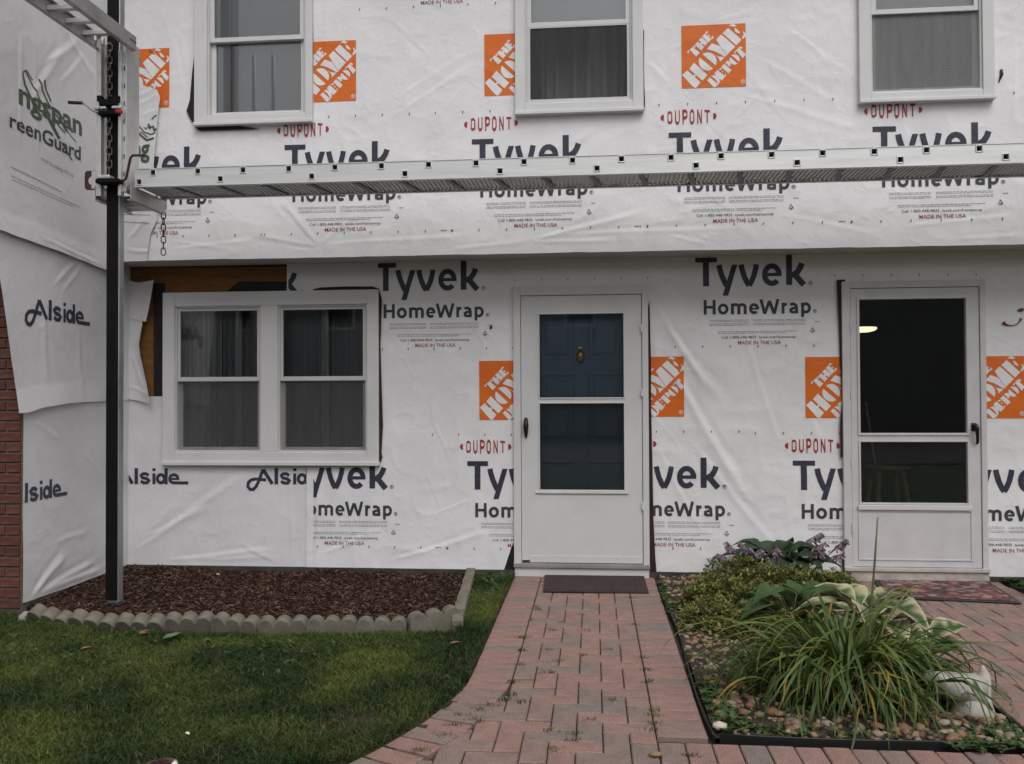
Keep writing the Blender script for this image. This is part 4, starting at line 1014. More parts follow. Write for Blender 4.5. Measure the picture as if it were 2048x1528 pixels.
tw = MB(); tw.tube([(*atY(-.014, 2006, 645)[:1], -.014, atY(-.014, 2006, 645)[1])] + [(atY(-.016, *p)[0], -.016, atY(-.016, *p)[1]) for p in ((2014, 650), (2024, 651), (2034, 649), (2040, 642), (2042, 637))], [.014, .006, .003, .003, .005, .009], 7)
tag(tw.build('twig', M['redleaf'], None, smooth=True), 'thin curled red twig caught on the wrap beside the older door', 'twig')
nl = MB(); p0 = atY(UY - .012, 2002, 140); p1 = atY(UY - .02, 1998, 165)
nl.tube([(p0[0], UY - .016, p0[1]), (p0[0] + .002, UY - .020, p0[1] - .03), (p1[0], UY - .012, p1[1])], [.010, .012, .003], 8)
nl.build('loose_fastener', M['steel'], house, smooth=True)
# ================================================================== brick house next door
bh = empty('brick_house', (-4.4, YF, 0), 'red brick corner of the neighbouring house beside the wrapped side wall', 'house')
boxpart('wall_core', M['mortar'], bh, -5.3, WX - .004, YF + .004, YF + 1.2, -.03, 2.41, bevel=0)
boxpart('upper_storey', M['vinyl'], bh, -5.3, WX - .142, YF - .33, YF + 1.2, 2.411, 5.1, bevel=0)
def brick_mesh(name, L, Wd, H, ch):
    me = bpy.data.meshes.new(name); c = ch
    # front face -Y, chamfered
    V = [(-L / 2, 0, -H / 2), (L / 2, 0, -H / 2), (L / 2, 0, H / 2), (-L / 2, 0, H / 2),
         (-L / 2 + c, -c, -H / 2 + c), (L / 2 - c, -c, -H / 2 + c), (L / 2 - c, -c, H / 2 - c), (-L / 2 + c, -c, H / 2 - c),
         (-L / 2, Wd, -H / 2), (L / 2, Wd, -H / 2), (L / 2, Wd, H / 2), (-L / 2, Wd, H / 2)]
    Fc = [(4, 5, 6, 7), (0, 1, 5, 4), (1, 2, 6, 5), (2, 3, 7, 6), (3, 0, 4, 7), (0, 8, 9, 1), (1, 9, 10, 2), (2, 10, 11, 3), (3, 11, 8, 0)]
    me.from_pydata(V, [], Fc); me.materials.append(M['brick']); return me
bm_full = brick_mesh('brick', .198, .02, .057, .004); bm_half = brick_mesh('brick', .094, .02, .057, .004)
gb = random.Random(5)
for c in range(0, 35):
    z = .0 + c * .0675 + .03
    x = WX - .006 - (0 if c % 2 == 0 else .104)
    if c % 2:
        o = bpy.data.objects.new('brick', bm_half); COL.objects.link(o); o.parent = bh; o.location = Vector((WX - .006 - .047, YF - .004 - gb.uniform(0, .003), z)) - wpos(bh)
    for k in range(5):
        o = bpy.data.objects.new('brick', bm_full); COL.objects.link(o); o.parent = bh
        o.location = Vector((x - .099 - k * .2085, YF - .004 - gb.uniform(0, .003), z)) - wpos(bh)

# ================================================================== pump jack scaffold
PX0, PX1, PY0, PY1 = -3.152, -3.072, -1.235, -1.175
pole = empty('scaffold_pole', ((PX0 + PX1) / 2, (PY0 + PY1) / 2, 0), 'tall square aluminium scaffold pole with black rubber face standing in the mulch', 'scaffold pole')
pb = MB(); pb.box(PX0, PX1, PY0, PY1, .03, 5.7); pb.build('post', M['alu2'], pole, bevel=.006)
boxpart('rubber_face', M['rubber'], pole, PX0 - .004, PX1 - .006, PY0 - .010, PY0 - .0005, .05, 5.7, bevel=.003)
boxpart('base_foot', M['steel'], pole, PX0 - .02, PX1 + .02, PY0 - .02, PY1 + .02, -.01, .03, bevel=.004)
gz_ = random.Random(2)
jack = empty('pump_jack', (-3.1, -1.2, 2.65), 'galvanised pump jack clamped round the pole with crank handles, chains and two brackets', 'pump jack')
fm = MB()
fm.box(-3.205, -3.172, -1.285, -1.245, 2.67, 3.70); fm.box(-3.205, -3.199, -1.2445, -1.10, 2.67, 3.70)
fm.build('side_channel', M['galv'], jack, bevel=.002)
fm = MB(); fm.box(-3.056, -3.036, -1.285, -1.245, 2.67, 3.62); fm.box(-3.036, -3.012, -1.262, -1.10, 2.70, 3.70)
fm.build('side_channel', M['galv'], jack, bevel=.002)
for k in range(7): boxpart('slot', M['steel'], jack, -3.029, -3.023, -1.2645, -1.2625, 2.80 + k * .115, 2.83 + k * .115, bevel=0)
for zz in (2.66, 3.60): boxpart('cross_plate', M['alu2'], jack, -3.206, -3.012, -1.1, -1.08, zz, zz + .05, bevel=.002)
# clamps
cl = MB(); cl.box(-3.196, -3.165, -1.30, -1.2475, 3.285, 3.325); cl.box(-3.10, -3.04, -1.30, -1.2475, 3.275, 3.318); cl.box(-3.175, -3.055, -1.310, -1.2475, 3.25, 3.295); cl.box(-3.18, -3.04, -1.31, -1.2475, 3.19, 3.222); cl.build('clamp', M['rubber'], jack, bevel=.008)
for (a, b) in ((-3.205, -3.172), (-3.165, -3.125), (-3.085, -3.02)): boxpart('clamp_bar', M['galv'], jack, a, b, -1.315, -1.29, 3.228, 3.246, bevel=.004)
boxpart('release_lever', M['redgrip'], jack, -3.055, -3.02, -1.325, -1.29, 3.195, 3.222, bevel=.005)
def pj(px, py, Y=-1.30): x, z = atY(Y, px, py); return (x, Y, z)
MB().tube([pj(137, 205), pj(165, 206)], .011, 10).build('crank_grip', M['handle'], jack, smooth=True)
MB().tube([pj(165, 206), pj(170, 208), pj(186, 221), pj(192, 224), pj(206, 224)], .008, 8).build('crank_handle', M['alu2'], jack, smooth=True)
MB().tube([pj(232, 361), pj(248, 361), pj(252, 357), pj(261, 316), pj(265, 311), pj(289, 310)], .0085, 8).build('crank_handle', M['handle'], jack, smooth=True)
lo = MB(); lo.box(-3.185, -3.095, -1.32, -1.2475, 2.775, 2.80); lo.build('clamp_bar', M['galv'], jack, bevel=.006)
boxpart('clamp', M['rubber'], jack, -3.188, -3.03, -1.325, -1.2475, 2.745, 2.774, bevel=.006)
# hook plate with round hole, bolted to the left channel
xa, za = atY(-1.2, 172, 343); xc, zc = atY(-1.2, 200, 380)
pl = MB(); cxp, czp, rp = xa + .05, (za + zc) / 2, .030
outer = [(xa, zc), (xc, zc), (xc, za), (xa, za)]; N = 24
ou = []
for k in range(N):
    t = 2 * math.pi * k / N; c_, s_2 = math.cos(t), math.sin(t); m_ = 1 / max(abs(c_) / ((xc - xa) / 2), abs(s_2) / ((za - zc) / 2)); ou.append(((xa + xc) / 2 + c_ * m_, (za + zc) / 2 + s_2 * m_))
inn = [(cxp + rp * math.cos(2 * math.pi * k / N), czp + rp * math.sin(2 * math.pi * k / N)) for k in range(N)]
V = [(x, -1.215, z) for x, z in ou] + [(x, -1.215, z) for x, z in inn] + [(x, -1.205, z) for x, z in ou] + [(x, -1.205, z) for x, z in inn]; Fc = []
for k in range(N):
    j = (k + 1) % N; Fc += [(k, j, N + j, N + k), (2 * N + k, 3 * N + k, 3 * N + j, 2 * N + j), (k, 2 * N + k, 2 * N + j, j), (N + k, N + j, 3 * N + j, 3 * N + k)]
pl.add(V, Fc); pl.build('hook_plate', M['handle'], jack)
boxpart('hook_strap', M['galv'], jack, xa + .052, -3.199, -1.224, -1.2155, zc + .004, za - .004, bevel=.002)
for zz in (za - .035, zc + .035): MB().tube([(-3.23, -1.225, zz), (-3.23, -1.232, zz)], .008, 8).build('bolt', M['alu'], jack)
# brackets: the upper one reaches out from the wall, the lower one back towards it
for (X, nm) in ((-3.215, 0), (-2.975, 1)):
    ub = MB(); ub.box(X, X + .006, -2.02, -1.22, 3.635, 3.725); ub.box(X - (0 if nm == 0 else .022), X + (.028 if nm == 0 else 0), -2.02, -1.22, 3.630, 3.6345); ub.box(X - (0 if nm == 0 else .022), X + (.028 if nm == 0 else 0), -2.02, -1.22, 3.7255, 3.730)
    ub.build('upper_bracket', M['alu2'], jack)
    lb = MB(); lb.box(X, X + .006, -1.28, -.83, 2.645, 2.735); lb.box(X - (0 if nm == 0 else .022), X + (.028 if nm == 0 else 0), -1.28, -.83, 2.640, 2.6445); lb.box(X - (0 if nm == 0 else .022), X + (.028 if nm == 0 else 0), -1.28, -.83, 2.7355, 2.739)
    lb.build('lower_bracket', M['alu2'], jack)
for y in (-1.98, -1.80, -1.62, -1.44): boxpart('bracket_rung', M['galv'], jack, -3.209, -2.975, y, y + .035, 3.66, 3.69, bevel=.003)
for y in (-1.0, -.88): boxpart('bracket_rung', M['galv'], jack, -3.209, -2.975, y, y + .03, 2.66, 2.69, bevel=.003)
for (y, z) in ((-1.30, 3.68), (-1.06, 3.70)): boxpart('bracket_slot', M['steel'], jack, -2.9689, -2.968, y, y + .08, z, z + .008, bevel=0)
for x_ in (-3.19, -3.0): MB().tube([(x_, -1.95, 3.73), (x_, -1.95, 4.6)], .018, 10).build('rail_post', M['galv'], jack, smooth=True)
MB().tube([(-3.23, -2.0, 3.64), (-3.26, -2.03, 3.72), (-3.265, -2.05, 3.85), (-3.25, -2.06, 4.0)], .012, 8).build('safety_hook', M['steel'], jack, smooth=True)
for (dy, dz) in ((-1.42, 3.658), (-1.34, 3.66)): MB().tube([(-3.13, dy, dz - .03), (-3.13, dy, dz + .02)], .014, 8).build('bolt', M['galv'], jack)
# chains
def link_mesh_data(L, Wd, r):
    p = []
    for a in range(-90, 91, 30): p.append((Wd / 2 * math.cos(R(a)), Wd / 2 * math.sin(R(a)) + (L - Wd) / 2 if True else 0))
    path = [(Wd / 2 * math.cos(R(a)), 0, (L - Wd) / 2 + Wd / 2 * math.sin(R(a))) for a in range(0, 181, 30)] + [(Wd / 2 * math.cos(R(a)), 0, -(L - Wd) / 2 + Wd / 2 * math.sin(R(a))) for a in range(180, 361, 30)]
    path.append(path[0]); b = MB().tube(path, r, 6, cap=False)
    me = bpy.data.meshes.new('link'); me.from_pydata(b.v, [], b.f); me.materials.append(M['chain']); me.polygons.foreach_set('use_smooth', np.ones(len(me.polygons), bool)); return me
lk = link_mesh_data(.052, .030, .0042)
def chain(x, y, zt, zb, name, tw=12):
    c = boxpart('chain', M['chain'], jack, x - .008, x + .008, y - .004, y + .012, zt - .004, zt + .012, bevel=0)
    z = zt - .02; k = 0
    while z > zb:
        o = bpy.data.objects.new('link', lk); COL.objects.link(o); o.parent = c; o.location = Vector((x, y, z)) - wpos(jack)
        o.rotation_euler = (0, 0, R(35 + 90 * (k % 2) + tw * math.sin(k * .6))); z -= .0425; k += 1
chain(pj(219, 200, -1.272)[0], -1.272, 3.665, 2.82, 'a')
chain(atY(-.80, 327, 420)[0], -.80, 2.745, atY(-.80, 327, 508)[1], 'b')
boxpart('chain_anchor', M['alu2'], jack, -3.03, -2.969, -.83, -.80, 2.68, 2.735, bevel=.002)

# ------------------------------------------------------------------ the long aluminium plank (ladder-built stage)
PL = -2.985; PR = 4.2; FY = -1.205; BY = -.842; PB = 2.741; PT = 2.862
plank = empty('scaffold_plank', (PL, (FY + BY) / 2, PB), 'long aluminium ladder-sided scaffold plank spanning the wall at window height', 'scaffold plank')
def hole_rail(y0, y1, name, holes):
    """web with punched square rung holes, top and bottom flange"""
    mb = MB(); xs = sorted({PL, PR, *[h[0] - .015 for h in holes], *[h[0] + .015 for h in holes]})
    hx = {}
    for h in holes: hx[round(h[0] - .015, 5)] = h[1]
    for a, b in zip(xs[:-1], xs[1:]):
        zc_ = hx.get(round(a, 5))
        if zc_ is None: mb.box(a, b, y0, y1, PB + .004, PT - .004)
        else: mb.box(a, b, y0, y1, PB + .004, zc_ - .015); mb.box(a, b, y0, y1, zc_ + .015, PT - .004)
    return mb
holes = []
ox = atY(-1.2, 1048, 323)[0] % .3045
k = 0; x = PL + .16
first = ox + math.ceil((PL + .1 - ox) / .3045) * .3045
x = first; i = 0
while x < PR - .05: holes.append((x, 2.834)); x += .3045
lo0 = atY(-1.2, 1000, 342)[0]; n0 = math.floor((lo0 - PL - .2) / .609)
x = lo0 - n0 * .609
while x < PR - .05: holes.append((x, 2.780)); x += .609
holes.append((PL + .030, 2.775)); holes.sort()
rl_ = hole_rail(FY, FY + .003, 'rail', holes); rl_.box(PL, PR, FY - .004, FY + .030, PT - .004, PT); rl_.box(PL, PR, FY - .004, FY + .030, PB, PB + .004)
rl_.build('front_rail', M['alu'], plank)
br = MB(); br.box(PL, PR, BY - .003, BY, PB + .004, PT - .004); br.box(PL, PR, BY - .03, BY + .004, PB, PB + .004); br.box(PL, PR, BY - .03, BY + .004, PT - .004, PT); br.build('back_rail', M['alu2'], plank)
rim = None
for (x, z) in holes:
    w = .0118
    o_s = ringbox(MB(), x - .022, x + .022, z - .022, z + .022, .0065, .0065, .0065, .0065, FY - .005, FY - .0002)
    if rim is None:
        rim = o_s.build('rung_collar', M['alu'], plank, bevel=.0035); rx_, rz_ = x, z
    else:
        c = rim.copy(); COL.objects.link(c); c.location = rim.location + Vector((x - rx_, 0, z - rz_))
    s_in = MB()
    ringbox(s_in, x - .0155, x + .0155, z - .0155, z + .0155, .0015, .0015, .0015, .0015, FY + .0032, BY - .0035)
    if (x, z) == holes[0]: rung0 = s_in.build('rung', M['alu2'], plank); r0x, r0z = x, z
    else:
        c = rung0.copy(); COL.objects.link(c); c.location = rung0.location + Vector((x - r0x, 0, z - r0z))
# ribbed deck seen from below, with cross braces
nx_ = 0; V = []; Fc = []; x = PL + .01; dz = PT - .060
ds = []
dk = MB(); dk.box(PL + .005, PR - .005, FY + .012, BY - .012, PB + .0165, PB + .0205)
xx = PL + .012
while xx < PR - .03:
    dk.box(xx, xx + .015, FY + .014, BY - .014, PB + .0085, PB + .0163); xx += .028
dk.build('deck', M['deck'], plank)
x = first + .10; g_ = 0
while x < PR - .2:
    mb = MB(); mb.add([(x, FY + .031, PB + .0012), (x + .03, FY + .031, PB + .0012), (x + .09, BY - .031, PB + .0012), (x + .055, BY - .031, PB + .0012), (x, FY + .031, PB + .006), (x + .03, FY + .031, PB + .006), (x + .09, BY - .031, PB + .006), (x + .055, BY - .031, PB + .006)],
                         [(0, 3, 2, 1), (4, 5, 6, 7), (0, 1, 5, 4), (1, 2, 6, 5), (2, 3, 7, 6), (3, 0, 4, 7)])
    mb.build('brace', M['steel'], plank); x += .3045
# ================================================================== paving
def paver_mesh(lx, ly, name='paver'):
    c = .0045; hz_ = .05; V = []
    for (o, z) in ((0, -hz_), (0, -c), (c, 0)):
        V += [(-lx / 2 + o, -ly / 2 + o, z), (lx / 2 - o, -ly / 2 + o, z), (lx / 2 - o, ly / 2 - o, z), (-lx / 2 + o, ly / 2 - o, z)]
    Fc = [(8, 9, 10, 11)]
    for k in range(2):
        for i in range(4): Fc.append((k * 4 + i, k * 4 + (i + 1) % 4, k * 4 + 4 + (i + 1) % 4, k * 4 + 4 + i))
    me = bpy.data.meshes.new(name); me.from_pydata(V, [], Fc); me.materials.append(M['paver']); return me
U_ = .1062; JT = .0045
pm_h = paver_mesh(2 * U_ - JT, U_ - JT); pm_1 = paver_mesh(U_ - JT, U_ - JT); pm_s = paver_mesh(.200, .0995)
gp = random.Random(12)
def add_paver(par, me, x, y, rz=0, dz=0):
    o = bpy.data.objects.new('paver', me); COL.objects.link(o); o.parent = par
    o.location = Vector((x, y, gp.uniform(-.0035, .0025) + dz - (.007 if me is not pm_s and x < -.28 and y < -2.4 else 0))) - wpos(par); o.rotation_euler = (gp.uniform(-.006, .006), gp.uniform(-.006, .006), rz + gp.uniform(-.006, .006)); return o
JL, JR = -.394, -.394 + 6 * U_          # joints between field and borders
path = mesh_obj('brick_path', [(-1.6, -4.3, -.022), (1.72, -4.3, -.022), (1.72, -3.17, -.022), (.47, -3.17, -.022), (.46, .03, -.022), (-.615, .03, -.022), (-.615, -2.4, -.022), (-.66, -2.75, -.022), (-.76, -3.05, -.022), (-.95, -3.45, -.022)], [tuple(range(9))], M['joint'], kind='structure')
outer = [(735, 505), (715, 545), (680, 590), (650, 630), (600, 675), (530, 720), (470, 770), (390, 820), (300, 870), (200, 930), (100, 985)]
inner = [(940, 520), (935, 565), (910, 610), (880, 655), (840, 700), (790, 755), (740, 810), (640, 872), (560, 925), (450, 988), (330, 1055)]
cr = lambda p: G(680 + p[0] * 760 / 2048, 1150 + p[1] * 760 / 2048)
fl_o = [cr(p) for p in outer]; fl_i = [cr(p) for p in inner]
# continue the fan out of view
for k in range(5):
    dx, dy = fl_o[-1][0] - fl_o[-2][0], fl_o[-1][1] - fl_o[-2][1]; fl_o.append((fl_o[-1][0] + dx * 1.05, fl_o[-1][1] + dy)); fl_i.append((fl_i[-1][0] + dx * 1.05, fl_i[-1][1] + dy))
npv = 0
# left soldier border, straight part
y = -.055
while y > -2.25: add_paver(path, pm_s, JL - .002 - .1015, y); y -= .104
def fx(y): return JL - .2287 * min(0, y + 2.35) ** 2
yy = y + .104 - .104; fl_o = []; fl_i = []
while yy > -4.15:
    sl = .4574 * min(0, yy + 2.35)          # dx/dy of the inner edge is -sl
    tv = Vector((sl, -1)).normalized(); nv = Vector((-1, -sl)).normalized()
    b = Vector((fx(yy), yy)); c = b + nv * .1035; fl_i.append(tuple(b)); fl_o.append(tuple(b + nv * .205))
    add_paver(path, pm_s, c.x, c.y, math.atan2(-nv.y, -nv.x)); yy -= .1035 / math.sqrt(1 + sl * sl) * (1 + .42 * abs(sl))
y = -.055
while y > -3.14: add_paver(path, pm_s, JR + .002 + .1015, y); y -= .1038
x = JR + .055 - .002
y_s = -3.275
while x < 1.75: add_paver(path, pm_s, x, y_s, math.pi / 2); x += .1045
# herringbone field
fi_y = [p[1] for p in fl_i][::-1]; fi_x = [p[0] for p in fl_i][::-1]
def left_lim(y):
    if y > fl_i[0][1]: return JL
    return float(np.interp(y, fi_y, fi_x))
def inside(ix, iy):
    xc = JL + (ix + .5) * U_; yc = -.004 - (iy + .5) * U_
    if yc > -.02: return False
    if xc < left_lim(yc) - .035 or yc < -3.95: return False
    lim = JR if yc > -3.38 else (1.7 if yc < -3.39 else JR)
    return xc < lim
def herring(par, inside, ox, oy, nx, ny, n_max=400):
    cnt = 0
    for iy in range(ny):
        for ix in range(-8, nx):
            m = (ix - iy) % 4
            if not inside(ix, iy): continue
            cx_, cy_ = ox + (ix + .5) * U_, oy - (iy + .5) * U_
            if m == 0:
                if inside(ix + 1, iy): add_paver(par, pm_h, cx_ + U_ / 2, cy_)
                else: add_paver(par, pm_1, cx_, cy_)
                cnt += 1
            elif m == 1 and not inside(ix - 1, iy): add_paver(par, pm_1, cx_, cy_); cnt += 1
            elif m == 2:
                if inside(ix, iy - 1): add_paver(par, pm_h, cx_, cy_ + U_ / 2, math.pi / 2)
                else: add_paver(par, pm_1, cx_, cy_)
                cnt += 1
            elif m == 3 and not inside(ix, iy + 1): add_paver(par, pm_1, cx_, cy_); cnt += 1
    return cnt
herring(path, lambda a, b: inside(a, b) and b < 34, JL, -.004, 20, 36)
# second paved walk, to the older door
PX = 1.745
walk = mesh_obj('side_walk', [(1.72, -3.17, -.024), (3.2, -3.17, -.024), (3.2, .03, -.024), (1.72, .03, -.024)], [(0, 1, 2, 3)], M['joint'], kind='structure')
y = -.055
herring(walk, lambda a, b: 0 <= a < 11 and b < 29, PX, -.004, 11, 29)
bx_ = PX + 11 * U_

# ================================================================== beds
def in_poly(x, y, P):
    x = np.asarray(x); y = np.asarray(y); c = np.zeros(x.shape, bool); n = len(P)
    for i in range(n):
        x1, y1 = P[i]; x2, y2 = P[(i + 1) % n]
        m = ((y1 > y) != (y2 > y)); xi = (x2 - x1) * (y - y1) / (y2 - y1 + 1e-12) + x1
        c ^= m & (x < xi)
    return c
MUL = [(WX, .1), (WX, -1.20), (-3.60, -1.30), (-3.0, -1.56), (-2.3, -1.64), (-1.5, -1.60), (-.84, -1.54), (-.89, -.8), (-.96, .1)]
hm = lambda X, Y: .000 + .03 * (vnoise(X * 3, Y * 3, 5) - .5) + .012 * vnoise(X * 14, Y * 14, 6)
def poly_grid(name, P, z, h, mat, step, kind='structure'):
    xs = [p[0] for p in P]; ys = [p[1] for p in P]
    nx = int((max(xs) - min(xs)) / step); ny = int((max(ys) - min(ys)) / step)
    X, Y = np.meshgrid(np.linspace(min(xs), max(xs), nx + 1), np.linspace(min(ys), max(ys), ny + 1)); Z = z + h(X, Y)
    idx = np.arange((nx + 1) * (ny + 1)).reshape(ny + 1, nx + 1); q = np.stack([idx[:-1, :-1], idx[:-1, 1:], idx[1:, 1:], idx[1:, :-1]], -1).reshape(-1, 4)
    ins = in_poly(X.ravel(), Y.ravel(), P); q = q[ins[q].any(1)]
    used = np.unique(q); remap = -np.ones(X.size, int); remap[used] = np.arange(len(used))
    return mesh_obj(name, np.stack([X, Y, Z], -1).reshape(-1, 3)[used], remap[q], mat, smooth=True, kind=kind)
poly_grid('mulch_bed', MUL, 0, hm, M['mulch'], .03)
def scatter(P, n, seed):
    g = np.random.default_rng(seed); xs = [p[0] for p in P]; ys = [p[1] for p in P]; out = []
    while sum(len(o) for o in out) < n:
        x = g.uniform(min(xs), max(xs), n); y = g.uniform(min(ys), max(ys), n); k = in_poly(x, y, P); out.append(np.stack([x[k], y[k]], 1))
    return np.concatenate(out)[:n]
def shards(name, pts, z, L, Wd, T, cols, mat, seed, tilt=.5, kind='stuff', label=None, cat=None):
    g = np.random.default_rng(seed); n = len(pts)
    l = g.uniform(*L, n); w = g.uniform(*Wd, n); t = g.uniform(*T, n); az = g.uniform(0, 2 * math.pi, n); ti = g.normal(0, tilt, n); ro = g.normal(0, tilt, n)
    base = np.array([(-.5, -.5, 0), (.5, -.35, 0), (.5, .35, 0), (-.5, .5, 0), (-.45, -.4, 1), (.4, -.3, 1), (.42, .3, 1), (-.4, .45, 1)])
    V = base[None] * np.stack([l, w, t], 1)[:, None]
    cy, sy = np.cos(ti), np.sin(ti); x = V[..., 0] * cy[:, None] + V[..., 2] * sy[:, None]; zz = -V[..., 0] * sy[:, None] + V[..., 2] * cy[:, None]
    cx, sx = np.cos(ro), np.sin(ro); yy = V[..., 1] * cx[:, None] - zz * sx[:, None]; zz = V[..., 1] * sx[:, None] + zz * cx[:, None]
    ca, sa = np.cos(az), np.sin(az); X = x * ca[:, None] - yy * sa[:, None] + pts[:, :1]; Y = x * sa[:, None] + yy * ca[:, None] + pts[:, 1:2]
    Z = zz + z[:, None]
    F0 = np.array([(4, 5, 6, 7), (0, 1, 5, 4), (1, 2, 6, 5), (2, 3, 7, 6), (3, 0, 4, 7)]); Fc = (F0[None] + (np.arange(n) * 8)[:, None, None]).reshape(-1, 4)
    ci = g.integers(0, len(cols), n); C = np.array(cols)[ci] * g.uniform(.6, 1.35, n)[:, None]
    o = mesh_obj(name, np.stack([X, Y, Z], -1).reshape(-1, 3), Fc, mat, cols=np.repeat(C, 8, 0), kind=kind)
    return tag(o, label, cat)
pts = scatter(MUL, 15000, 3)
shards('mulch_chips', pts, hm(pts[:, 0], pts[:, 1]) + .004, (.010, .075), (.003, .014), (.002, .008), [(.036, .015, .010), (.055, .023, .015), (.022, .010, .007), (.08, .038, .025), (.014, .008, .006), (.13, .085, .065)], M['chips'], 4, .35, label='reddish brown shredded bark mulch spread over the bed', cat='mulch')
tag(shards('white_chip', np.array([G(436, 1161)]), np.array([.045]), (.022, .022), (.014, .014), (.006, .006), [(.8, .8, .78)], M['chips'], 2, .1, kind=None), 'tiny white scrap lying on the mulch', 'scrap')
tag(shards('bark_piece', np.array([G(290, 1272)]), np.array([.02]), (.12, .12), (.035, .035), (.012, .012), [(.24, .12, .07)], M['chips'], 5, .15, kind=None), 'long reddish bark piece fallen outside the tilted edging stones', 'bark')

# scalloped concrete edging
def scallop(L=.292, H=.15, T=.078, n=3):
    r = L / n / 2; prof = [(-L / 2, -H)]
    prof.append((-L / 2, -r * .92))
    for k in range(n):
        c = -L / 2 + r * (2 * k + 1)
        for a in range(168, 11, -13 * 1):
            prof.append((c + r * math.cos(R(a)) * .985, -r + r * math.sin(R(a)) + .0))
    prof.append((L / 2, -r * .92)); prof.append((L / 2, -H))
    b = MB().prism_y(prof, -T / 2, T / 2); me = bpy.data.meshes.new('edging_stone'); me.from_pydata(b.v, [], b.f)
    bm = bmesh.new(); bm.from_mesh(me); bmesh.ops.recalc_face_normals(bm, faces=bm.faces)
    bmesh.ops.bevel(bm, geom=[e for e in bm.edges if e.is_manifold and e.calc_face_angle(0) > 1.0], offset=.004, segments=1, affect='EDGES'); bm.to_mesh(me); bm.free(); me.materials.append(M['concrete']); return me
sc_m = scallop()
def edging(p0, p1, top, tilt, label, group='scalloped concrete edging stones round the mulch bed', roll=0):
    d = Vector((p1[0] - p0[0], p1[1] - p0[1], 0)); o = bpy.data.objects.new('edging_stone', sc_m); COL.objects.link(o)
    o.location = ((p0[0] + p1[0]) / 2, (p0[1] + p1[1]) / 2, top); o.rotation_mode = 'ZYX'
    o.rotation_euler = (tilt, roll, math.atan2(d.y, d.x)); o.scale = (d.length / .294, 1, 1)
    return tag(o, label, 'edging stone', group)
pxs = [318, 418, 511, 610, 710, 812]
ptsE = [G(x, 1263 if x > 500 else 1257) for x in pxs]
labs = ['upright scalloped edging stone next to the tilted ones', 'upright scalloped edging stone, second after the tilted ones', 'upright scalloped edging stone, third after the tilted ones', 'upright scalloped edging stone, two before the corner stone', 'upright scalloped edging stone directly before the corner stone']
for k in range(5): edging((ptsE[k][0], ptsE[k][1] + .03 + .02 * (4 - k) / 4), (ptsE[k + 1][0], ptsE[k + 1][1] + .03 + .02 * (4 - k) / 4), (.066, .066, .070, .074, .076)[k] + gp.uniform(-.005, .005), (.36, .26, .20, .10, .05)[k], labs[k])
pc0 = G(813, 1266); pc1 = G(917, 1254)
edging((pc0[0], pc0[1] + .03), (pc1[0], pc1[1] + .02), .115, .05, 'corner scalloped edging stone raised and lifted off the ground at one end', roll=-.07)
tl = [(46, 1246, 126, 1254), (126, 1256, 220, 1262), (220, 1262, 316, 1264)]
tlab = ['tilted scalloped edging stone beside the brick corner', 'tilted scalloped edging stone in the middle of the three', 'tilted scalloped edging stone in front of the scaffold pole foot']
for (a, b, c, d), lb in zip(tl, tlab):
    p = G(a, b); q = G(c, d); edging((p[0], p[1] + .06), (q[0], q[1] + .06), .070, .55, lb)
ra = (-.795, -1.60); rb = (-.845, -1.02); rc = (-.89, -.50); re = (-.93, -.06)
for i, (p, q, lb) in enumerate(((ra, rb, 'scalloped edging stone turned back toward the house next to the corner stone'), (rb, rc, 'scalloped edging stone halfway along the short side of the mulch bed'), (rc, re, 'scalloped edging stone butting against the foot of the wrapped wall'))):
    o = edging(p, q, .095 - .012 * i, 0, lb); o.scale = (Vector((q[0] - p[0], q[1] - p[1])).length / .294, .85, 1)
tag(shards('stone_piece', np.array([G(50, 1240)]), np.array([.0]), (.10, .10), (.06, .06), (.04, .04), [(.27, .25, .21)], M['chips'], 9, .1, kind=None), 'low broken concrete lump at the end of the tilted edging', 'stone')

# black plastic strips
def strip(name, pts, z0, z1, t, label):
    mb = MB(); V = []; n = len(pts)
    for i, (x, y) in enumerate(pts):
        a = pts[max(i - 1, 0)]; b = pts[min(i + 1, n - 1)]; d = Vector((b[0] - a[0], b[1] - a[1])).normalized(); nr = Vector((-d.y, d.x)) * t / 2
        V += [(x + nr.x, y + nr.y, z0), (x - nr.x, y - nr.y, z0), (x - nr.x, y - nr.y, z1[i] if isinstance(z1, list) else z1), (x + nr.x, y + nr.y, z1[i] if isinstance(z1, list) else z1)]
    Fc = []
    for i in range(n - 1):
        for k in range(4): Fc.append((i * 4 + k, i * 4 + (k + 1) % 4, i * 4 + 4 + (k + 1) % 4, i * 4 + 4 + k))
    Fc += [(3, 2, 1, 0), tuple((n - 1) * 4 + k for k in range(4))]
    o = mb.add(V, Fc).build(name, M['blackplastic'], None); 
    top = MB().tube([(x, y, (z1[i] if isinstance(z1, list) else z1)) for i, (x, y) in enumerate(pts)], .004, 6).build('bead', M['blackplastic'], o, smooth=True)
    return tag(o, label, 'garden edging', 'black plastic garden edging strips')
xs_ = np.linspace(-.15, -3.13, 16)
strip('plastic_edging', [(.468 + .012 * math.sin(y * 3), y) for y in xs_], -.03, [.002 + .018 * vnoise(np.array([y * 2.]), np.array([1.]), 3)[0] for y in xs_], .006, 'black plastic strip between the brick path and the pebble bed')
xs_ = np.linspace(.49, 1.74, 12)
strip('plastic_edging', [(x, -3.135 + .01 * math.sin(x * 5)) for x in xs_], -.03, .020, .006, 'black plastic strip along the front end of the pebble bed')
strip('plastic_edging', [(1.712, y) for y in np.linspace(-3.1, -.3, 10)], -.03, .014, .006, 'black plastic strip between the pebble bed and the side walk')
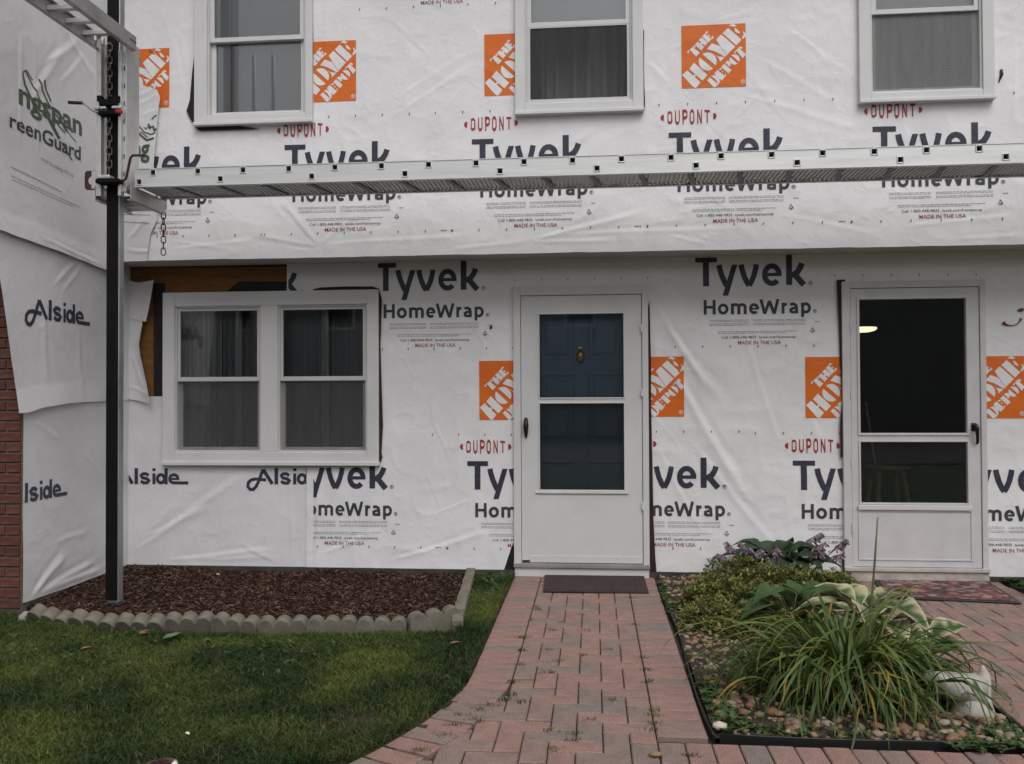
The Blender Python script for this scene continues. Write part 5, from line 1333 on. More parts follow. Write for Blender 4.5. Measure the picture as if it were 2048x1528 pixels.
strip('plastic_edging', [(x, y) for x, y in [(-.622, -.2), (-.625, -1.2), (-.622, -2.2), (-.64, -2.6)] + [(p[0] - .012, p[1]) for p in fl_o[4:12]]], -.03, -.012, .004, 'black plastic strip between the lawn and the brick path')

# ------------------------------------------------------------------ pebble bed
BED = [(.475, .02), (.475, -3.12), (1.70, -3.12), (1.70, .02)]
hb_ = lambda X, Y: .004 + .05 * np.exp(-((X - 1.15) ** 2 / .3 + (Y + 1.2) ** 2 / 2.0)) + .012 * (vnoise(X * 6, Y * 6, 8) - .5)
bed = poly_grid('pebble_bed', BED, 0, hb_, M['soil'], .03)
def pebble_mesh(seed):
    g = random.Random(seed); bm = bmesh.new(); bmesh.ops.create_icosphere(bm, subdivisions=1, radius=1)
    a, b, c = g.uniform(.8, 1.2), g.uniform(.65, .95), g.uniform(.45, .65)
    for v in bm.verts:
        k = 1 + g.uniform(-.12, .12); v.co = Vector((v.co.x * a * k, v.co.y * b * k, v.co.z * c * k))
    me = bpy.data.meshes.new('stone'); bm.to_mesh(me); bm.free(); me.materials.append(M['pebble']); me.polygons.foreach_set('use_smooth', np.ones(len(me.polygons), bool)); return me
pebs = [pebble_mesh(k) for k in range(8)]
zones = [([(.49, -2.2), (.49, -3.1), (.80, -3.1), (.78, -2.1)], 70), ([(.49, -.1), (.49, -.95), (.85, -.8), (.82, -.05)], 62), ([(.49, -1.6), (.49, -2.25), (.86, -2.35), (.8, -1.7)], 72), ([(1.3, -2.75), (1.3, -3.1), (1.69, -3.1), (1.69, -2.7)], 46), ([(.8, -2.9), (.8, -3.1), (1.3, -3.1), (1.3, -2.95)], 30), ([(.55, -1.0), (.55, -1.6), (.72, -1.6), (.72, -1.0)], 14)]
for zi, (P, n) in enumerate(zones):
    for k, (x, y) in enumerate(scatter(P, n, 30 + zi)):
        o = bpy.data.objects.new('stone', pebs[k % 8]); COL.objects.link(o); o.parent = bed
        s = gp.uniform(.016, .032) * (.8 if zi == 2 else 1)
        o.scale = (s, s, s); o.rotation_euler = (gp.uniform(-.3, .3), gp.uniform(-.3, .3), gp.uniform(0, 6.28)); o.location = (x, y, float(hb_(np.array(x), np.array(y))) + s * .28)
def pebble_stuff(P, n, seed):
    p = scatter(P, n, seed); g = np.random.default_rng(seed); me0 = pebs[3]
    v = np.array([q.co[:] for q in me0.vertices]); f = np.array([q.vertices[:] for q in me0.polygons])
    s = g.uniform(.009, .022, n); az = g.uniform(0, 6.28, n); ca, sa = np.cos(az), np.sin(az)
    X = (v[None, :, 0] * ca[:, None] - v[None, :, 1] * sa[:, None]) * s[:, None] + p[:, :1]; Y = (v[None, :, 0] * sa[:, None] + v[None, :, 1] * ca[:, None]) * s[:, None] + p[:, 1:2]
    Z = v[None, :, 2] * s[:, None] + (hb_(p[:, 0], p[:, 1]) + s * .2)[:, None]
    cols = np.array([(.30, .21, .13), (.24, .13, .07), (.2, .17, .14), (.34, .27, .19), (.15, .10, .07)])[g.integers(0, 5, n)] * g.uniform(.6, 1.2, n)[:, None]
    o = mesh_obj('pebbles', np.stack([X, Y, Z], -1).reshape(-1, 3), (f[None] + (np.arange(n) * len(v))[:, None, None]).reshape(-1, 3), M['chips'], bed, smooth=True, cols=np.repeat(cols, len(v), 0), kind='stuff')
pebble_stuff(BED, 2600, 44)
pbl = bpy.data.objects.new('loose_stone', pebs[2]); COL.objects.link(pbl); gx, gy = G(1312, 1514); pbl.location = (gx, gy, .012); pbl.scale = (.026, .02, .02); tag(pbl, 'single flat grey-brown pebble lying on the brick path', 'stone')
wst = bpy.data.objects.new('loose_stone', pebs[5]); COL.objects.link(wst); gx, gy = G(1439, 1466); wst.location = (gx, gy, .03); wst.scale = (.034, .03, .03)
wm = simple('pale_stone', (.55, .50, .42), .6, var=.1); me_w = pebs[5].copy(); me_w.materials.clear(); me_w.materials.append(wm); wst.data = me_w; tag(wst, 'pale cream stone at the front corner of the pebble bed', 'stone')

# ------------------------------------------------------------------ lawn
LAWN = [(-9, -12), (-9, -1.32), (-3.75, -1.32), (-3.62, -1.47), (-3.0, -1.74), (-2.3, -1.80), (-1.5, -1.745), (-.80, -1.66), (-.84, -.9), (-.905, -.03), (-.618, -.03), (-.618, -2.3)] + [(p[0] - .008, p[1]) for p in fl_o[1:]] + [(-2.0, -6), (-2, -12)]
hl = lambda X, Y: -.006 + .016 * (vnoise(X * 1.6, Y * 1.6, 2) - .5) + .008 * (vnoise(X * 7, Y * 7, 4) - .5)
poly_grid('lawn_soil', LAWN, 0, hl, M['dirt'], .08)
def blades(name, p, z, hgt, wid, bend, colfn, seed, parent=None, kind='stuff', seg=2, lean_to=None):
    n = len(p); g = np.random.default_rng(seed)
    az = g.uniform(0, 2 * math.pi, n); h = hgt * g.uniform(.55, 1.3, n); w = wid * g.uniform(.7, 1.3, n); bd = bend * g.uniform(.2, 1.5, n) * h
    fa = g.uniform(0, 2 * math.pi, n); sx, sy = np.cos(fa), np.sin(fa); bx, by = np.cos(az), np.sin(az)
    V = np.zeros((n, 5, 3)); t1 = .55
    for k, (sg, t) in enumerate(((-1, 0), (1, 0), (-.8, t1), (.8, t1), (0, 1))):
        V[:, k, 0] = p[:, 0] + sg * sx * w / 2 + bx * bd * t * t; V[:, k, 1] = p[:, 1] + sg * sy * w / 2 + by * bd * t * t; V[:, k, 2] = z + h * t * (1 - .22 * t * np.minimum(1, bd / h))
    V[:, :2, 2] -= .006
    F3 = (np.array([(2, 3, 4)])[None] + (np.arange(n) * 5)[:, None, None]).reshape(-1, 3).tolist(); F4 = (np.array([(0, 1, 3, 2)])[None] + (np.arange(n) * 5)[:, None, None]).reshape(-1, 4).tolist()
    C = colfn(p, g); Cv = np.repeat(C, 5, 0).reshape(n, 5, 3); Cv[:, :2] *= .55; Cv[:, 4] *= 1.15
    return mesh_obj(name, V.reshape(-1, 3), F4 + F3, M['grass'], parent, cols=Cv.reshape(-1, 3), kind=kind)
def grass_cols(p, g):
    n = len(p); t = vnoise(p[:, 0] * 1.7, p[:, 1] * 1.7, 15); t2 = vnoise(p[:, 0] * 5, p[:, 1] * 5, 16)
    a = np.array((.034, .062, .020)); b = np.array((.122, .155, .036)); c = np.array((.16, .13, .055))
    k = np.clip((t * .6 + t2 * .4 - .34) * 3.0, 0, 1)[:, None]; C = a * (1 - k) + b * k
    dry = (g.random(n) < .07)[:, None]; C = np.where(dry, c, C); return C * g.uniform(.6, 1.4, n)[:, None]
vis = [(-4.6, -1.40), (-3.62, -1.48), (-3.0, -1.75), (-2.3, -1.81), (-1.5, -1.755), (-.80, -1.67), (-.615, -1.7), (-.615, -2.3)] + [(p[0] - .004, p[1]) for p in fl_o[1:12]] + [(-2.4, -4.0), (-3.6, -3.2)]
pts = scatter(vis, 135000, 6)
# a worn, thin patch beside the flare of the path
bare = np.exp(-(((pts[:, 0] + .98) / .28) ** 2 + ((pts[:, 1] + 3.05) / .22) ** 2)) + .8 * np.exp(-(((pts[:, 0] + .70) / .10) ** 2 + ((pts[:, 1] + 2.2) / .4) ** 2))
keep = np.random.default_rng(1).random(len(pts)) > np.clip(bare * .93, 0, .95); pts = pts[keep]
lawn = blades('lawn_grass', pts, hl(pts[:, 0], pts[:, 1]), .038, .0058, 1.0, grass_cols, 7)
tag(lawn, 'short mown lawn grass left of the brick path', 'grass')
p2 = scatter([(-.905, -.05), (-.618, -.05), (-.618, -1.72), (-.80, -1.62)], 11000, 12)
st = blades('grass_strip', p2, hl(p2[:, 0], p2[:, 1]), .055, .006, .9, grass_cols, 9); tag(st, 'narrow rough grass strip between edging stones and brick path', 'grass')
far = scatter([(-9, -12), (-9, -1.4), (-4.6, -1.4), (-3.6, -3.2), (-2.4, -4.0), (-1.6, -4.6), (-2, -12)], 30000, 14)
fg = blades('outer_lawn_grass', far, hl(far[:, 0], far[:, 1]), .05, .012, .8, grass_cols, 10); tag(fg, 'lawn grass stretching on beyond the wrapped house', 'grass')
# broad-leaved weeds: flat rosettes
def leaf_shape(L, Wd, n=6, curl=.3, fold=.25, pts=1.0, wave=0, g=None):
    """rows of 3 or 5 points along a leaf; returns V, F, t (along), s (across)"""
    V = []; ts = []; ss = []; m = 5
    for i in range(n + 1):
        t = i / n; w = Wd / 2 * (math.sin(math.pi * t ** (.62 * pts)) ** .85 if 0 < t < 1 else .02)
        x = L * (t - .12 * curl * t * t); z = L * (.55 * curl * t - curl * t * t)
        for k in range(m):
            s = (k - 2) / 2; V.append((x, s * w, z + fold * w * abs(s) + (wave * w * math.sin(t * 14 + s * 2) * abs(s) if wave else 0))); ts.append(t); ss.append(s)
    Fc = [(i * m + k, i * m + k + 1, (i + 1) * m + k + 1, (i + 1) * m + k) for i in range(n) for k in range(m - 1)]
    return np.array(V), Fc, np.array(ts), np.array(ss)
def weed_patch(name, P, n, size, seed, label, col=((.045, .085, .026), (.085, .125, .04)), z=.01, hf=None):
    g = random.Random(seed); V = []; Fc = []; C = []
    v0, f0, t0, s0 = leaf_shape(1, .55, 3, .3, .3)
    for (x, y) in scatter(P, n, seed):
        zz = hf(x, y) if hf else z
        for k in range(g.randint(3, 6)):
            a = g.uniform(0, 6.28); s = size * g.uniform(.5, 1.2); el = g.uniform(.1, .9); b = len(V); R_ = Matrix.Rotation(a, 3, 'Z') @ Matrix.Rotation(-el, 3, 'Y')
            c = np.array(col[0]) + (np.array(col[1]) - np.array(col[0])) * g.random()
            for p in v0: V.append(tuple(R_ @ Vector(p * s) + Vector((x, y, zz))))
            C += [c * g.uniform(.8, 1.2)] * len(v0); Fc += [tuple(i + b for i in f) for f in f0]
    return tag(mesh_obj(name, V, Fc, M['leaf'], smooth=True, cols=np.array(C), kind='stuff'), label, 'weeds')
weed_patch('weeds', [(-.89, -.08), (-.66, -.08), (-.66, -.9), (-.83, -.9)], 130, .05, 4, 'leafy green weeds in the strip beside the door step')
weed_patch('weeds', [(-3.4, -1.95), (-1.4, -1.95), (-1.5, -2.6), (-3.0, -2.6)], 150, .035, 5, 'small clover-like weeds in the lawn in front of the edging')
weed_patch('weeds', [(.48, -2.5), (.50, -3.1), (.62, -3.1), (.56, -2.5)], 90, .045, 6, 'green weeds growing along the path edge by the pale stone')
weed_patch('weeds', [(.46, -.25), (.46, -1.15), (.53, -1.15), (.52, -.25)], 90, .035, 7, 'thin green weeds along the path edge near the door mat')
weed_patch('weeds', [(.6, -3.0), (.6, -3.12), (1.2, -3.12), (1.2, -3.0)], 70, .035, 8, 'low green weeds along the front plastic strip')
weed_patch('weeds', [(1.35, -3.02), (1.35, -3.2), (1.7, -3.2), (1.7, -2.9)], 110, .035, 9, 'dense low weeds at the corner of the pebble bed by the side walk')
weed_patch('weeds', [(.52, -1.1), (.52, -1.75), (.75, -1.75), (.75, -1.1)], 90, .045, 10, 'weeds between the shrub and the pebbles')
weed_patch('weeds', [(2.92, -.05), (3.25, -.05), (3.3, -.9), (3.0, -.5)], 120, .07, 12, 'dark leafy weeds at the foot of the wall past the floral mat')
# grass in the paving joints
q = []
for i, (px, py) in enumerate(((1010, 1398), (1082, 1165), (1070, 1215), (1062, 1240), (1050, 1275), (1044, 1300), (1036, 1330), (1027, 1362), (1020, 1388), (1262, 1195), (1272, 1250), (1284, 1315), (1292, 1365), (1302, 1420), (1309, 1460), (1105, 1260), (1098, 1300), (1170, 1262), (1166, 1310), (1216, 1300), (890, 1470), (905, 1450), (925, 1432), (1225, 1400), (1180, 1440), (1040, 1403), (1118, 1322), (1100, 1345), (980, 1410), (960, 1420), (945, 1440), (1150, 1480), (1152, 1468), (1296, 1340), (1300, 1362), (1306, 1430), (1310, 1446), (835, 1500), (845, 1502), (1100, 1460), (1110, 1500), (1390, 1513), (1375, 1512), (1045, 1275), (1075, 1220), (1125, 1245), (1165, 1230))):
    x, y = G(px, py); g2 = np.random.default_rng(i); q.append(np.stack([g2.normal(x, .02, 26), g2.normal(y, .010, 26)], 1))
q = np.concatenate(q)
tag(blades('joint_grass', q, np.full(len(q), -.004), .020, .0032, 1.0, grass_cols, 60), 'thin grass sprouting from the joints of the brick path', 'grass')
# ================================================================== plants
def put_leaf(par, me, base, az, el, roll, s, name='leaf'):
    o = bpy.data.objects.new(name, me); COL.objects.link(o); o.parent = par
    o.matrix_local = Matrix.Translation(Vector(base) - wpos(par)) @ Matrix.Rotation(az, 4, 'Z') @ Matrix.Rotation(-el, 4, 'Y') @ Matrix.Rotation(roll, 4, 'X') @ Matrix.Diagonal((*((s,) * 3), 1)); return o
def mesh_from(V, Fc, C, mat, name='leaf'):
    me = bpy.data.meshes.new(name); me.from_pydata([tuple(v) for v in V], [], Fc); a = me.color_attributes.new('Col', 'FLOAT_COLOR', 'POINT')
    c = np.ones((len(V), 4), np.float32); c[:, :3] = C; a.data.foreach_set('color', c.ravel()); me.polygons.foreach_set('use_smooth', np.ones(len(me.polygons), bool)); me.materials.append(mat); return me
# daylily clump: long arching strap leaves
def strap(seed):
    g = random.Random(seed); n = 11; V = []; C = []; m = 3
    L = g.uniform(.52, .86); w = g.uniform(.012, .019); a0 = g.uniform(R(56), R(84)); drop = g.uniform(2.0, 3.5); kink = g.choice([0, 0, g.uniform(.3, .8)])
    x = z = 0; a = a0; side = g.uniform(-.35, .35)
    yel = seed % 9 == 3; base = np.array([(.070, .115, .026), (.095, .145, .032), (.055, .098, .026), (.12, .165, .038)][seed % 4])
    for i in range(n + 1):
        t = i / n; ww = w * (1 - t ** 3.2) + .0006; y = side * L * t * t * .25
        for s in (-1, 0, 1):
            V.append((x - (.3 * ww * abs(s) * math.sin(a)) * -1, y + s * ww / 2, z + .30 * ww * abs(s)))
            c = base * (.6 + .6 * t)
            if yel and t > .55: c = np.array((.30, .20, .03)) * (1.0 if t < .93 else .6)
            elif t > .93: c = np.array((.16, .12, .04))
            C.append(c)
        if i == int(n * .6) and kink: a -= kink
        a -= drop / n * (.4 + 1.2 * t); x += L / n * math.cos(a); z += L / n * math.sin(a)
    Fc = [(i * m + k, i * m + k + 1, (i + 1) * m + k + 1, (i + 1) * m + k) for i in range(n) for k in range(m - 1)]
    return mesh_from(V, Fc, np.array(C), M['leaf'])
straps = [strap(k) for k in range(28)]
dlx, dly = 1.13, -2.56
dl = empty('daylily', (dlx, dly, .0), 'big arching clump of green strap-like leaves with yellowing tips in the pebble bed', 'plant')
gd = random.Random(9)
for k in range(285):
    r = abs(gd.gauss(0, .12)); a = gd.uniform(0, 6.28); az = a + gd.gauss(0, .45)
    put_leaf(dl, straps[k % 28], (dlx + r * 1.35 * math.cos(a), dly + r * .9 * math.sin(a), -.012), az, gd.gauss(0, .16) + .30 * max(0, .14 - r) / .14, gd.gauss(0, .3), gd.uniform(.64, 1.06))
VV = []; FF = []; CC = []; nb_ = 0       # the inner leaves past the first few hundred, one joined mass
for k in range(760):
    me = straps[k % 28]; r = abs(gd.gauss(0, .15)); a = gd.uniform(0, 6.28)
    Mx = Matrix.Translation((dlx + r * 1.35 * math.cos(a), dly + r * .9 * math.sin(a), -.012)) @ Matrix.Rotation(a + gd.gauss(0, .5), 4, 'Z') @ Matrix.Rotation(-gd.gauss(0, .15), 4, 'Y') @ Matrix.Rotation(gd.gauss(0, .3), 4, 'X') @ Matrix.Scale(gd.uniform(.5, .86), 4)
    VV += [tuple(Mx @ v.co) for v in me.vertices]; FF += [tuple(i + nb_ for i in p.vertices) for p in me.polygons]; CC += [tuple(c.color[:3]) for c in me.color_attributes['Col'].data]; nb_ += len(me.vertices)
mesh_obj('inner_leaves', VV, FF, M['leaf'], dl, smooth=True, cols=np.array(CC), kind='stuff')
# flower scape and dry stalks
MB().tube([(dlx + .09, dly + .02, 0), (dlx + .12, dly + .03, .3), (dlx + .15, dly + .04, .62), (dlx + .165, dly + .045, .80)], [.007, .006, .005, .003], 7).build('scape', simple('green_scape', (.10, .13, .05), .6, var=.15), dl, smooth=True)
ds_ = MB()
for k in range(22):
    a = gd.uniform(3.6, 5.8); x, y = dlx + .06 + gd.uniform(-.1, .1), dly - .20; p1 = (x + .12 * math.cos(a), y + .14 * math.sin(a), gd.uniform(.05, .2)); ds_.tube([(x, y, .12), ((x + p1[0]) / 2, (y + p1[1]) / 2, .18 + gd.uniform(-.05, .05)), p1], [.002, .002, .0012], 4)
ds_.build('dry_stalks', simple('straw', (.26, .15, .09), .8, var=.3), dl)
# hostas
def hosta_mesh(seed, L, Wd, variegated, dark=False):
    g = random.Random(seed); V, Fc, t, s = leaf_shape(L, Wd, 9, g.uniform(.55, .9), .30, .95, .10 if variegated else .05)
    green = np.array((.036, .070, .028)) if dark else np.array((.060, .115, .036)); cream = np.array((.58, .53, .34)); C = []
    for tt, ss in zip(t, s):
        c = green * g.uniform(.85, 1.15)
        if variegated and (abs(ss) > .75 or tt > .93): c = cream * g.uniform(.9, 1.1)
        elif variegated and abs(ss) > .4 and g.random() < .55: c = cream * g.uniform(.4, .8) + green * .3
        C.append(c)
    return mesh_from(V, Fc, np.array(C), M['leaf'])
hv = [hosta_mesh(k, .26, .16, True) for k in range(6)]; hg = [hosta_mesh(k + 20, .28, .20, False, False) for k in range(5)]; hd_ = [hosta_mesh(k + 40, .28, .21, False, True) for k in range(5)]
def hosta(loc, meshes, n, label, spread=.16, stem=.18, s=(.75, 1.1), name='hosta', seed=1, dirs=None):
    o = empty(name, (*loc, 0), label, 'plant'); g = random.Random(seed); stm = MB()
    for k in range(n):
        a = 6.28 * k / n * 2.4 + g.uniform(-.3, .3) if dirs is None else dirs[k % len(dirs)] + g.uniform(-.25, .25)
        ring_ = .35 + .65 * (k / n); h = stem * (1.25 - .75 * ring_) * g.uniform(.85, 1.2); r = spread * ring_
        b = (loc[0] + r * math.cos(a), loc[1] + r * math.sin(a), h + .02)
        stm.tube([(loc[0] + .02 * math.cos(a), loc[1] + .02 * math.sin(a), -.01), (loc[0] + r * .5 * math.cos(a), loc[1] + r * .5 * math.sin(a), h * .75), b], .004, 5)
        put_leaf(o, meshes[k % len(meshes)], b, a, g.uniform(.15, .75) * (1.1 - ring_ * .7), g.gauss(0, .25), g.uniform(*s))
    stm.build('leaf_stalks', simple('stalk_green', (.05, .08, .03), .6), o, smooth=True); return o
hosta((1.42, -1.98), hv, 18, 'variegated plant with cream-edged green leaves behind the strap-leaved clump', .16, .25, (.85, 1.2), seed=3)
hosta((1.63, -2.18), hv, 10, 'cream-edged variegated plant leaning over the side walk', .08, .13, (.6, .85), seed=5)
hosta((1.12, -1.55), hg, 12, 'broad plain green leaves between the shrub and the variegated plant', .17, .20, (.75, 1.05), seed=7)
fh = hosta((1.30, -.30), hd_, 22, 'dark green broad-leaved plant with pale purple flower spikes against the wall', .25, .24, (.75, 1.05), 'flowering_hosta', seed=9)
# purple flower spikes placed along the wrap
def spike(px0, py0, px1, py1, Y, seed):
    g = random.Random(seed); x0, z0 = atY(Y, px0, py0); x1, z1 = atY(Y, px1, py1)
    st_ = MB(); P = [Vector((x0, Y, max(z0, .1))), Vector(((x0 + x1) / 2, Y - .02, (z0 + z1) / 2 + .01)), Vector((x1, Y - .03, z1))]
    st_.tube([(1.28 + (x0 - 1.28) * .6, -.36, .06)] + P, [.004, .0035, .003, .002], 5); o = st_.build('flower_spike', M['stem'], fh, smooth=True)
    V = []; Fc = []; C = []; d = (P[2] - P[1]).normalized()
    for k in range(30):
        t = k / 30; c = P[1].lerp(P[2], .15 + .9 * t); a = g.uniform(0, 6.28); ax = Vector((math.cos(a), math.sin(a), -.75 - .5 * g.random())).normalized(); L = .052 * g.uniform(.7, 1.2) * (1.1 - .5 * t)
        u = ax.cross(Vector((0, 0, 1))).normalized(); w = ax.cross(u); b = len(V); col = np.array((.27, .20, .24)) * g.uniform(.6, 1.3)
        for i, (tt, r) in enumerate(((0, .0018), (.5, .005), (1, .0075))):
            for j in range(4):
                V.append(tuple(c + ax * L * tt + (u * math.cos(j * 1.57) + w * math.sin(j * 1.57)) * r)); C.append(col * (.75 + .4 * tt))
        for i in range(2):
            for j in range(4): Fc.append((b + i * 4 + j, b + i * 4 + (j + 1) % 4, b + i * 4 + 4 + (j + 1) % 4, b + i * 4 + 4 + j))
    mesh_obj('blossoms', V, Fc, M['petal'], o, cols=np.array(C), world=True)
for i, s in enumerate(((1478, 1118, 1452, 1082), (1450, 1118, 1432, 1106), (1498, 1116, 1478, 1082), (1515, 1125, 1520, 1096), (1553, 1122, 1552, 1094), (1525, 1130, 1528, 1108), (1590, 1100, 1640, 1064), (1605, 1105, 1650, 1085), (1625, 1120, 1640, 1100), (1648, 1120, 1690, 1076), (1650, 1122, 1682, 1106), (1500, 1112, 1496, 1092))):
    spike(*s, -.50, i + 3)
# low shrub with small yellow-green leaves
def shrub(name, blobs, n, size, cols, label, seed):
    o = empty(name, (blobs[0][0], blobs[0][1], 0), label, 'shrub'); g = np.random.default_rng(seed)
    v0, f0, t0, s0 = leaf_shape(1, .42, 2, .3, .35); m = len(v0); V = []; C = []; N = 0
    br_ = MB()
    for (x, y, z, rx, ry, rz, w) in blobs:
        k = int(n * w); u = g.normal(size=(k, 3)); u /= np.linalg.norm(u, axis=1)[:, None]; u[:, 2] = np.abs(u[:, 2]) * 1.0 - .12
        rad = g.uniform(.62, 1.06, k) ** .6 * (.82 + .36 * vnoise(u[:, 0] * 4 + x * 9, u[:, 1] * 4 + u[:, 2] * 4, seed))
        c = np.array([x, y, z]) + u * rad[:, None] * np.array([rx, ry, rz]); c[:, 2] = np.maximum(c[:, 2], .02)
        for j in range(0, k, 40): br_.tube([(x + g.uniform(-.05, .05), y + g.uniform(-.05, .05), 0), tuple(c[j] * .5 + np.array([x, y, z]) * .5), tuple(c[j])], [.005, .0035, .0015], 4)
        for q in range(k):
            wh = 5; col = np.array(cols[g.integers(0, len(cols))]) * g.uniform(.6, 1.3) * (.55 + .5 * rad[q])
            for l_i in range(wh):
                az = g.uniform(0, 6.28); el = g.uniform(.1, 1.1); s = size * g.uniform(.6, 1.2)
                ce, se, ca, sa = math.cos(el), math.sin(el), math.cos(az), math.sin(az)
                p = v0 * s; X = p[:, 0] * ce - p[:, 2] * se; Z = p[:, 0] * se + p[:, 2] * ce
                V.append(np.stack([X * ca - p[:, 1] * sa, X * sa + p[:, 1] * ca, Z], 1) + c[q]); C.append(np.repeat(col[None] * g.uniform(.85, 1.15), m, 0)); N += 1
    V = np.concatenate(V); C = np.concatenate(C); Fc = (np.array(f0)[None] + (np.arange(N) * m)[:, None, None]).reshape(-1, 4)
    mesh_obj('foliage', V, Fc, M['leaf'], o, smooth=True, cols=C); br_.build('branches', M['stem'], o); return o
yg = [(.14, .17, .042), (.20, .22, .052), (.10, .14, .036), (.26, .26, .07), (.17, .12, .04)]
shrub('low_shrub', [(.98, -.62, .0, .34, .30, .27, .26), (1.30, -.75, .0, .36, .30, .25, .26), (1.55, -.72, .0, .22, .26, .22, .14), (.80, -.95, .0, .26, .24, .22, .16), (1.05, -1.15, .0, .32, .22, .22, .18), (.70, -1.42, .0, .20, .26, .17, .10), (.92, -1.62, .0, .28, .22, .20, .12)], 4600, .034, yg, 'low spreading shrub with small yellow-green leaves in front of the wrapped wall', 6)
shrub('leafy_bush', [(3.22, -.55, 0, .30, .35, .30, 1.0)], 500, .045, [(.035, .065, .022), (.05, .08, .028)], 'dark green bush at the wall foot beyond the older door', 11)

# ------------------------------------------------------------------ door mats
ma = [(-.372, -.06), (.372, -.05), (.372, -.595), (-.352, -.600)]
def mat_obj(name, P, z, th, m, label, cat, rib=0):
    b = MB(); n = len(P); V = [(x, y, z) for x, y in P] + [(x, y, z + th) for x, y in P]
    b.add(V, [tuple(range(n - 1, -1, -1)), tuple(range(n, 2 * n))] + [(i, (i + 1) % n, n + (i + 1) % n, n + i) for i in range(n)]); o = b.build(name, m, None, bevel=.004)
    return tag(o, label, cat)
dm = mat_obj('door_mat', ma, .003, .012, M['mat'], 'plain dark brown rubber door mat at the white door step', 'door mat')
rb_ = MB()
for k in range(24):
    t = (k + .5) / 24; x = -.345 + t * .69; rb_.box(x - .008, x + .008, -.575, -.08, .0152, .0178)
rb_.build('ribs', M['mat'], dm)
fm_, n_, l_, p_ = mat_new('floral_mat')
vo = tex(n_, l_, 'ShaderNodeTexVoronoi', 19, coord='Object'); vo.feature = 'F1'
r1 = ramp(n_, l_, vo.outputs['Color'], [(.0, (.16, .04, .05)), (.3, (.22, .07, .08)), (.45, (.07, .065, .06)), (.55, (.30, .25, .23)), (.75, (.28, .13, .09)), (1, (.26, .22, .22))])
r2 = ramp(n_, l_, vo.outputs['Distance'], [(.0, (1.2, 1.15, 1.1)), (.5, (.9, .9, .9)), (.75, (.28, .25, .26))]); r2.color_ramp.interpolation = 'LINEAR'
mx = n_.new('ShaderNodeMix'); mx.data_type = 'RGBA'; mx.blend_type = 'MULTIPLY'; mx.inputs[0].default_value = 1; l_.new(r1.outputs[0], mx.inputs[6]); l_.new(r2.outputs[0], mx.inputs[7])
l_.new(mx.outputs[2], p_.inputs['Base Color']); p_.inputs['Roughness'].default_value = .9
mb4 = [(2.02, -.055), (2.83, -.055), (2.75, -.72), (1.955, -.62)]
mat_obj('floral_mat', mb4, .003, .010, M['blackplastic'], 'colourful red and pink floral door mat with dark border', 'door mat')
ins = [(2.05, -.075), (2.80, -.075), (2.725, -.685), (1.99, -.592)]
o = MB().add([(x, y, .0155) for x, y in ins], [(0, 3, 2, 1)]).build('floral_pile', fm_, None); 
fmat = [q for q in bpy.data.objects if q.name == 'floral_mat'][0]; o.parent = fmat

# ------------------------------------------------------------------ white garden figure
fg0 = empty('garden_figure', (1.62, -2.78, .0), 'weathered white bird figure with upturned pointed tail beside the strap-leaved clump', 'figurine')
def skin(name, nodes, edges, mat, parent, sub=2):
    me = bpy.data.meshes.new(name); off = wpos(parent); me.from_pydata([tuple(Vector(n[:3]) - off) for n in nodes], edges, [])
    ob = link_mesh(me, name, mat, parent); m = ob.modifiers.new('skin', 'SKIN'); m.use_smooth_shade = True
    for v, n in zip(me.skin_vertices[0].data, nodes): v.radius = (n[3], n[4] if len(n) > 4 else n[3])
    me.skin_vertices[0].data[0].use_root = True
    s = ob.modifiers.new('sub', 'SUBSURF'); s.levels = sub; s.render_levels = sub; return ob
bt = lambda px, py, Y=-2.78: (atY(Y, px, py)[0], Y, atY(Y, px, py)[1])
skin('body', [(*bt(1930, 1380), .066, .066), (*bt(1895, 1368), .056, .056), (*bt(1862, 1356), .036, .034), (*bt(1845, 1348), .02), (*bt(1956, 1382), .070, .070), (*bt(1970, 1354), .038, .032), (*bt(1966, 1338), .016, .014), (*bt(1964, 1330), .006)], [(0, 1), (1, 2), (2, 3), (0, 4), (4, 5), (5, 6), (6, 7)], M['figure'], fg0)
MB().lathe((bt(1945, 1400)[0], -2.78, 0), [(.075, 0), (.085, .012), (.082, .035), (.070, .065), (.05, .09)], 20).build('base', M['figure'], fg0, smooth=True)

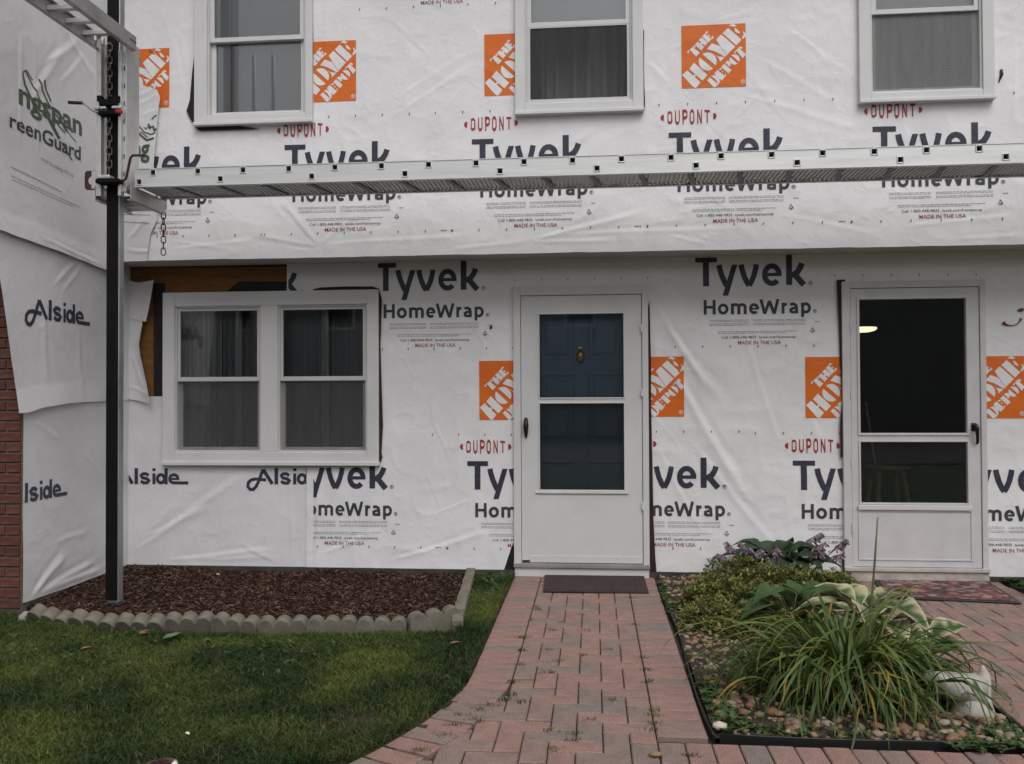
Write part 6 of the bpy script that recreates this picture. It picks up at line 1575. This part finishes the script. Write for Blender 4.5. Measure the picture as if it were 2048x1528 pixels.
# ------------------------------------------------------------------ round copper-coloured garden light, its top just in view
gx, gy = G(322, 1530, .05)
gl_ = empty('garden_light', (gx, gy, 0), 'round copper-brown garden light with dark glossy centre standing in the lawn', 'garden light')
MB().tube([(gx, gy, -.02), (gx, gy, .05)], .012, 10).build('stake', M['copper'], gl_, smooth=True)
MB().lathe((gx, gy, .028), [(.02, 0), (.058, .004), (.062, .014), (.058, .024), (.042, .028), (.040, .020), (.005, .018)], 32).build('rim', M['copper'], gl_, smooth=True)
MB().lathe((gx, gy - .004, .046), [(.039, 0), (.036, .012), (.022, .022), (.003, .025)], 28).build('dome', M['wine'], gl_, smooth=True)
MB().tube([(gx + .045, gy - .015, .03), (gx + .050, gy + .002, .052), (gx + .042, gy + .024, .056)], [.012, .013, .006], 10).build('clip', M['highlight'], gl_, smooth=True)  # pale piece modelled in place of the white highlight on the dome
# dead leaves
def ground_leaf(px, py, s, ang, mat, label):
    x, y = G(px, py); V = []
    for (u, v, o) in ((-1, 0, .1), (-.3, .45, .3), (.5, .4, .3), (1, 0, .2), (.5, -.4, .35), (-.3, -.45, .2), (.1, 0, .0)):
        V.append((x + (u * math.cos(ang) - v * math.sin(ang)) * s, y + (u * math.sin(ang) + v * math.cos(ang)) * s, .028 + o * s))
    return tag(mesh_obj('fallen_leaf', V, [(0, 1, 6), (1, 2, 6), (2, 3, 6), (3, 4, 6), (4, 5, 6), (5, 0, 6)], mat, smooth=True), label, 'leaf')
ground_leaf(172, 1308, .03, .3, M['dryleaf'], 'small orange dead leaf on the lawn near the tilted edging')
ground_leaf(345, 1285, .06, .9, simple('pale_green_leaf', (.12, .17, .09), .6, var=.2), 'long pale green leaf lying on the lawn before the edging')
ground_leaf(375, 1482, .016, 2.4, M['paperchip'], 'small pale curled leaf on the lawn near the garden light')
ground_leaf(910, 1297, .028, .2, M['dryleaf'], 'small tan dead leaf on the grass beside the path flare')

# ================================================================== the street side, seen only in the panes
opp = empty('opposite_house', (0, -24, 0), 'blue-grey house across the street, seen only as a reflection in the panes', 'house')
MB().box(-14, 14, -31, -24, -.03, 5.6).build('wall', M['siding'], opp)
rf = MB(); rf.add([(-14.6, -23.6, 5.5), (14.6, -23.6, 5.5), (14.6, -27.5, 7.9), (-14.6, -27.5, 7.9), (-14.6, -31.4, 5.5), (14.6, -31.4, 5.5)], [(0, 1, 2, 3), (3, 2, 5, 4), (0, 3, 4), (1, 5, 2), (0, 4, 5, 1)]); rf.build('roof', M['roof'], opp)
for x in (-12.3, -9, -4.6, -.45, 4.5):
    for z in (3.75,):
        w = ringbox(MB(), x - .55, x + .55, z, z + 1.3, .11, .11, .11, .11, -23.97, -23.9).build('window', M['vinyl'], opp)
        boxpart('pane', M['felt'], w, x - .45, x + .45, -23.995, -23.975, z + .1, z + 1.2, bevel=0)
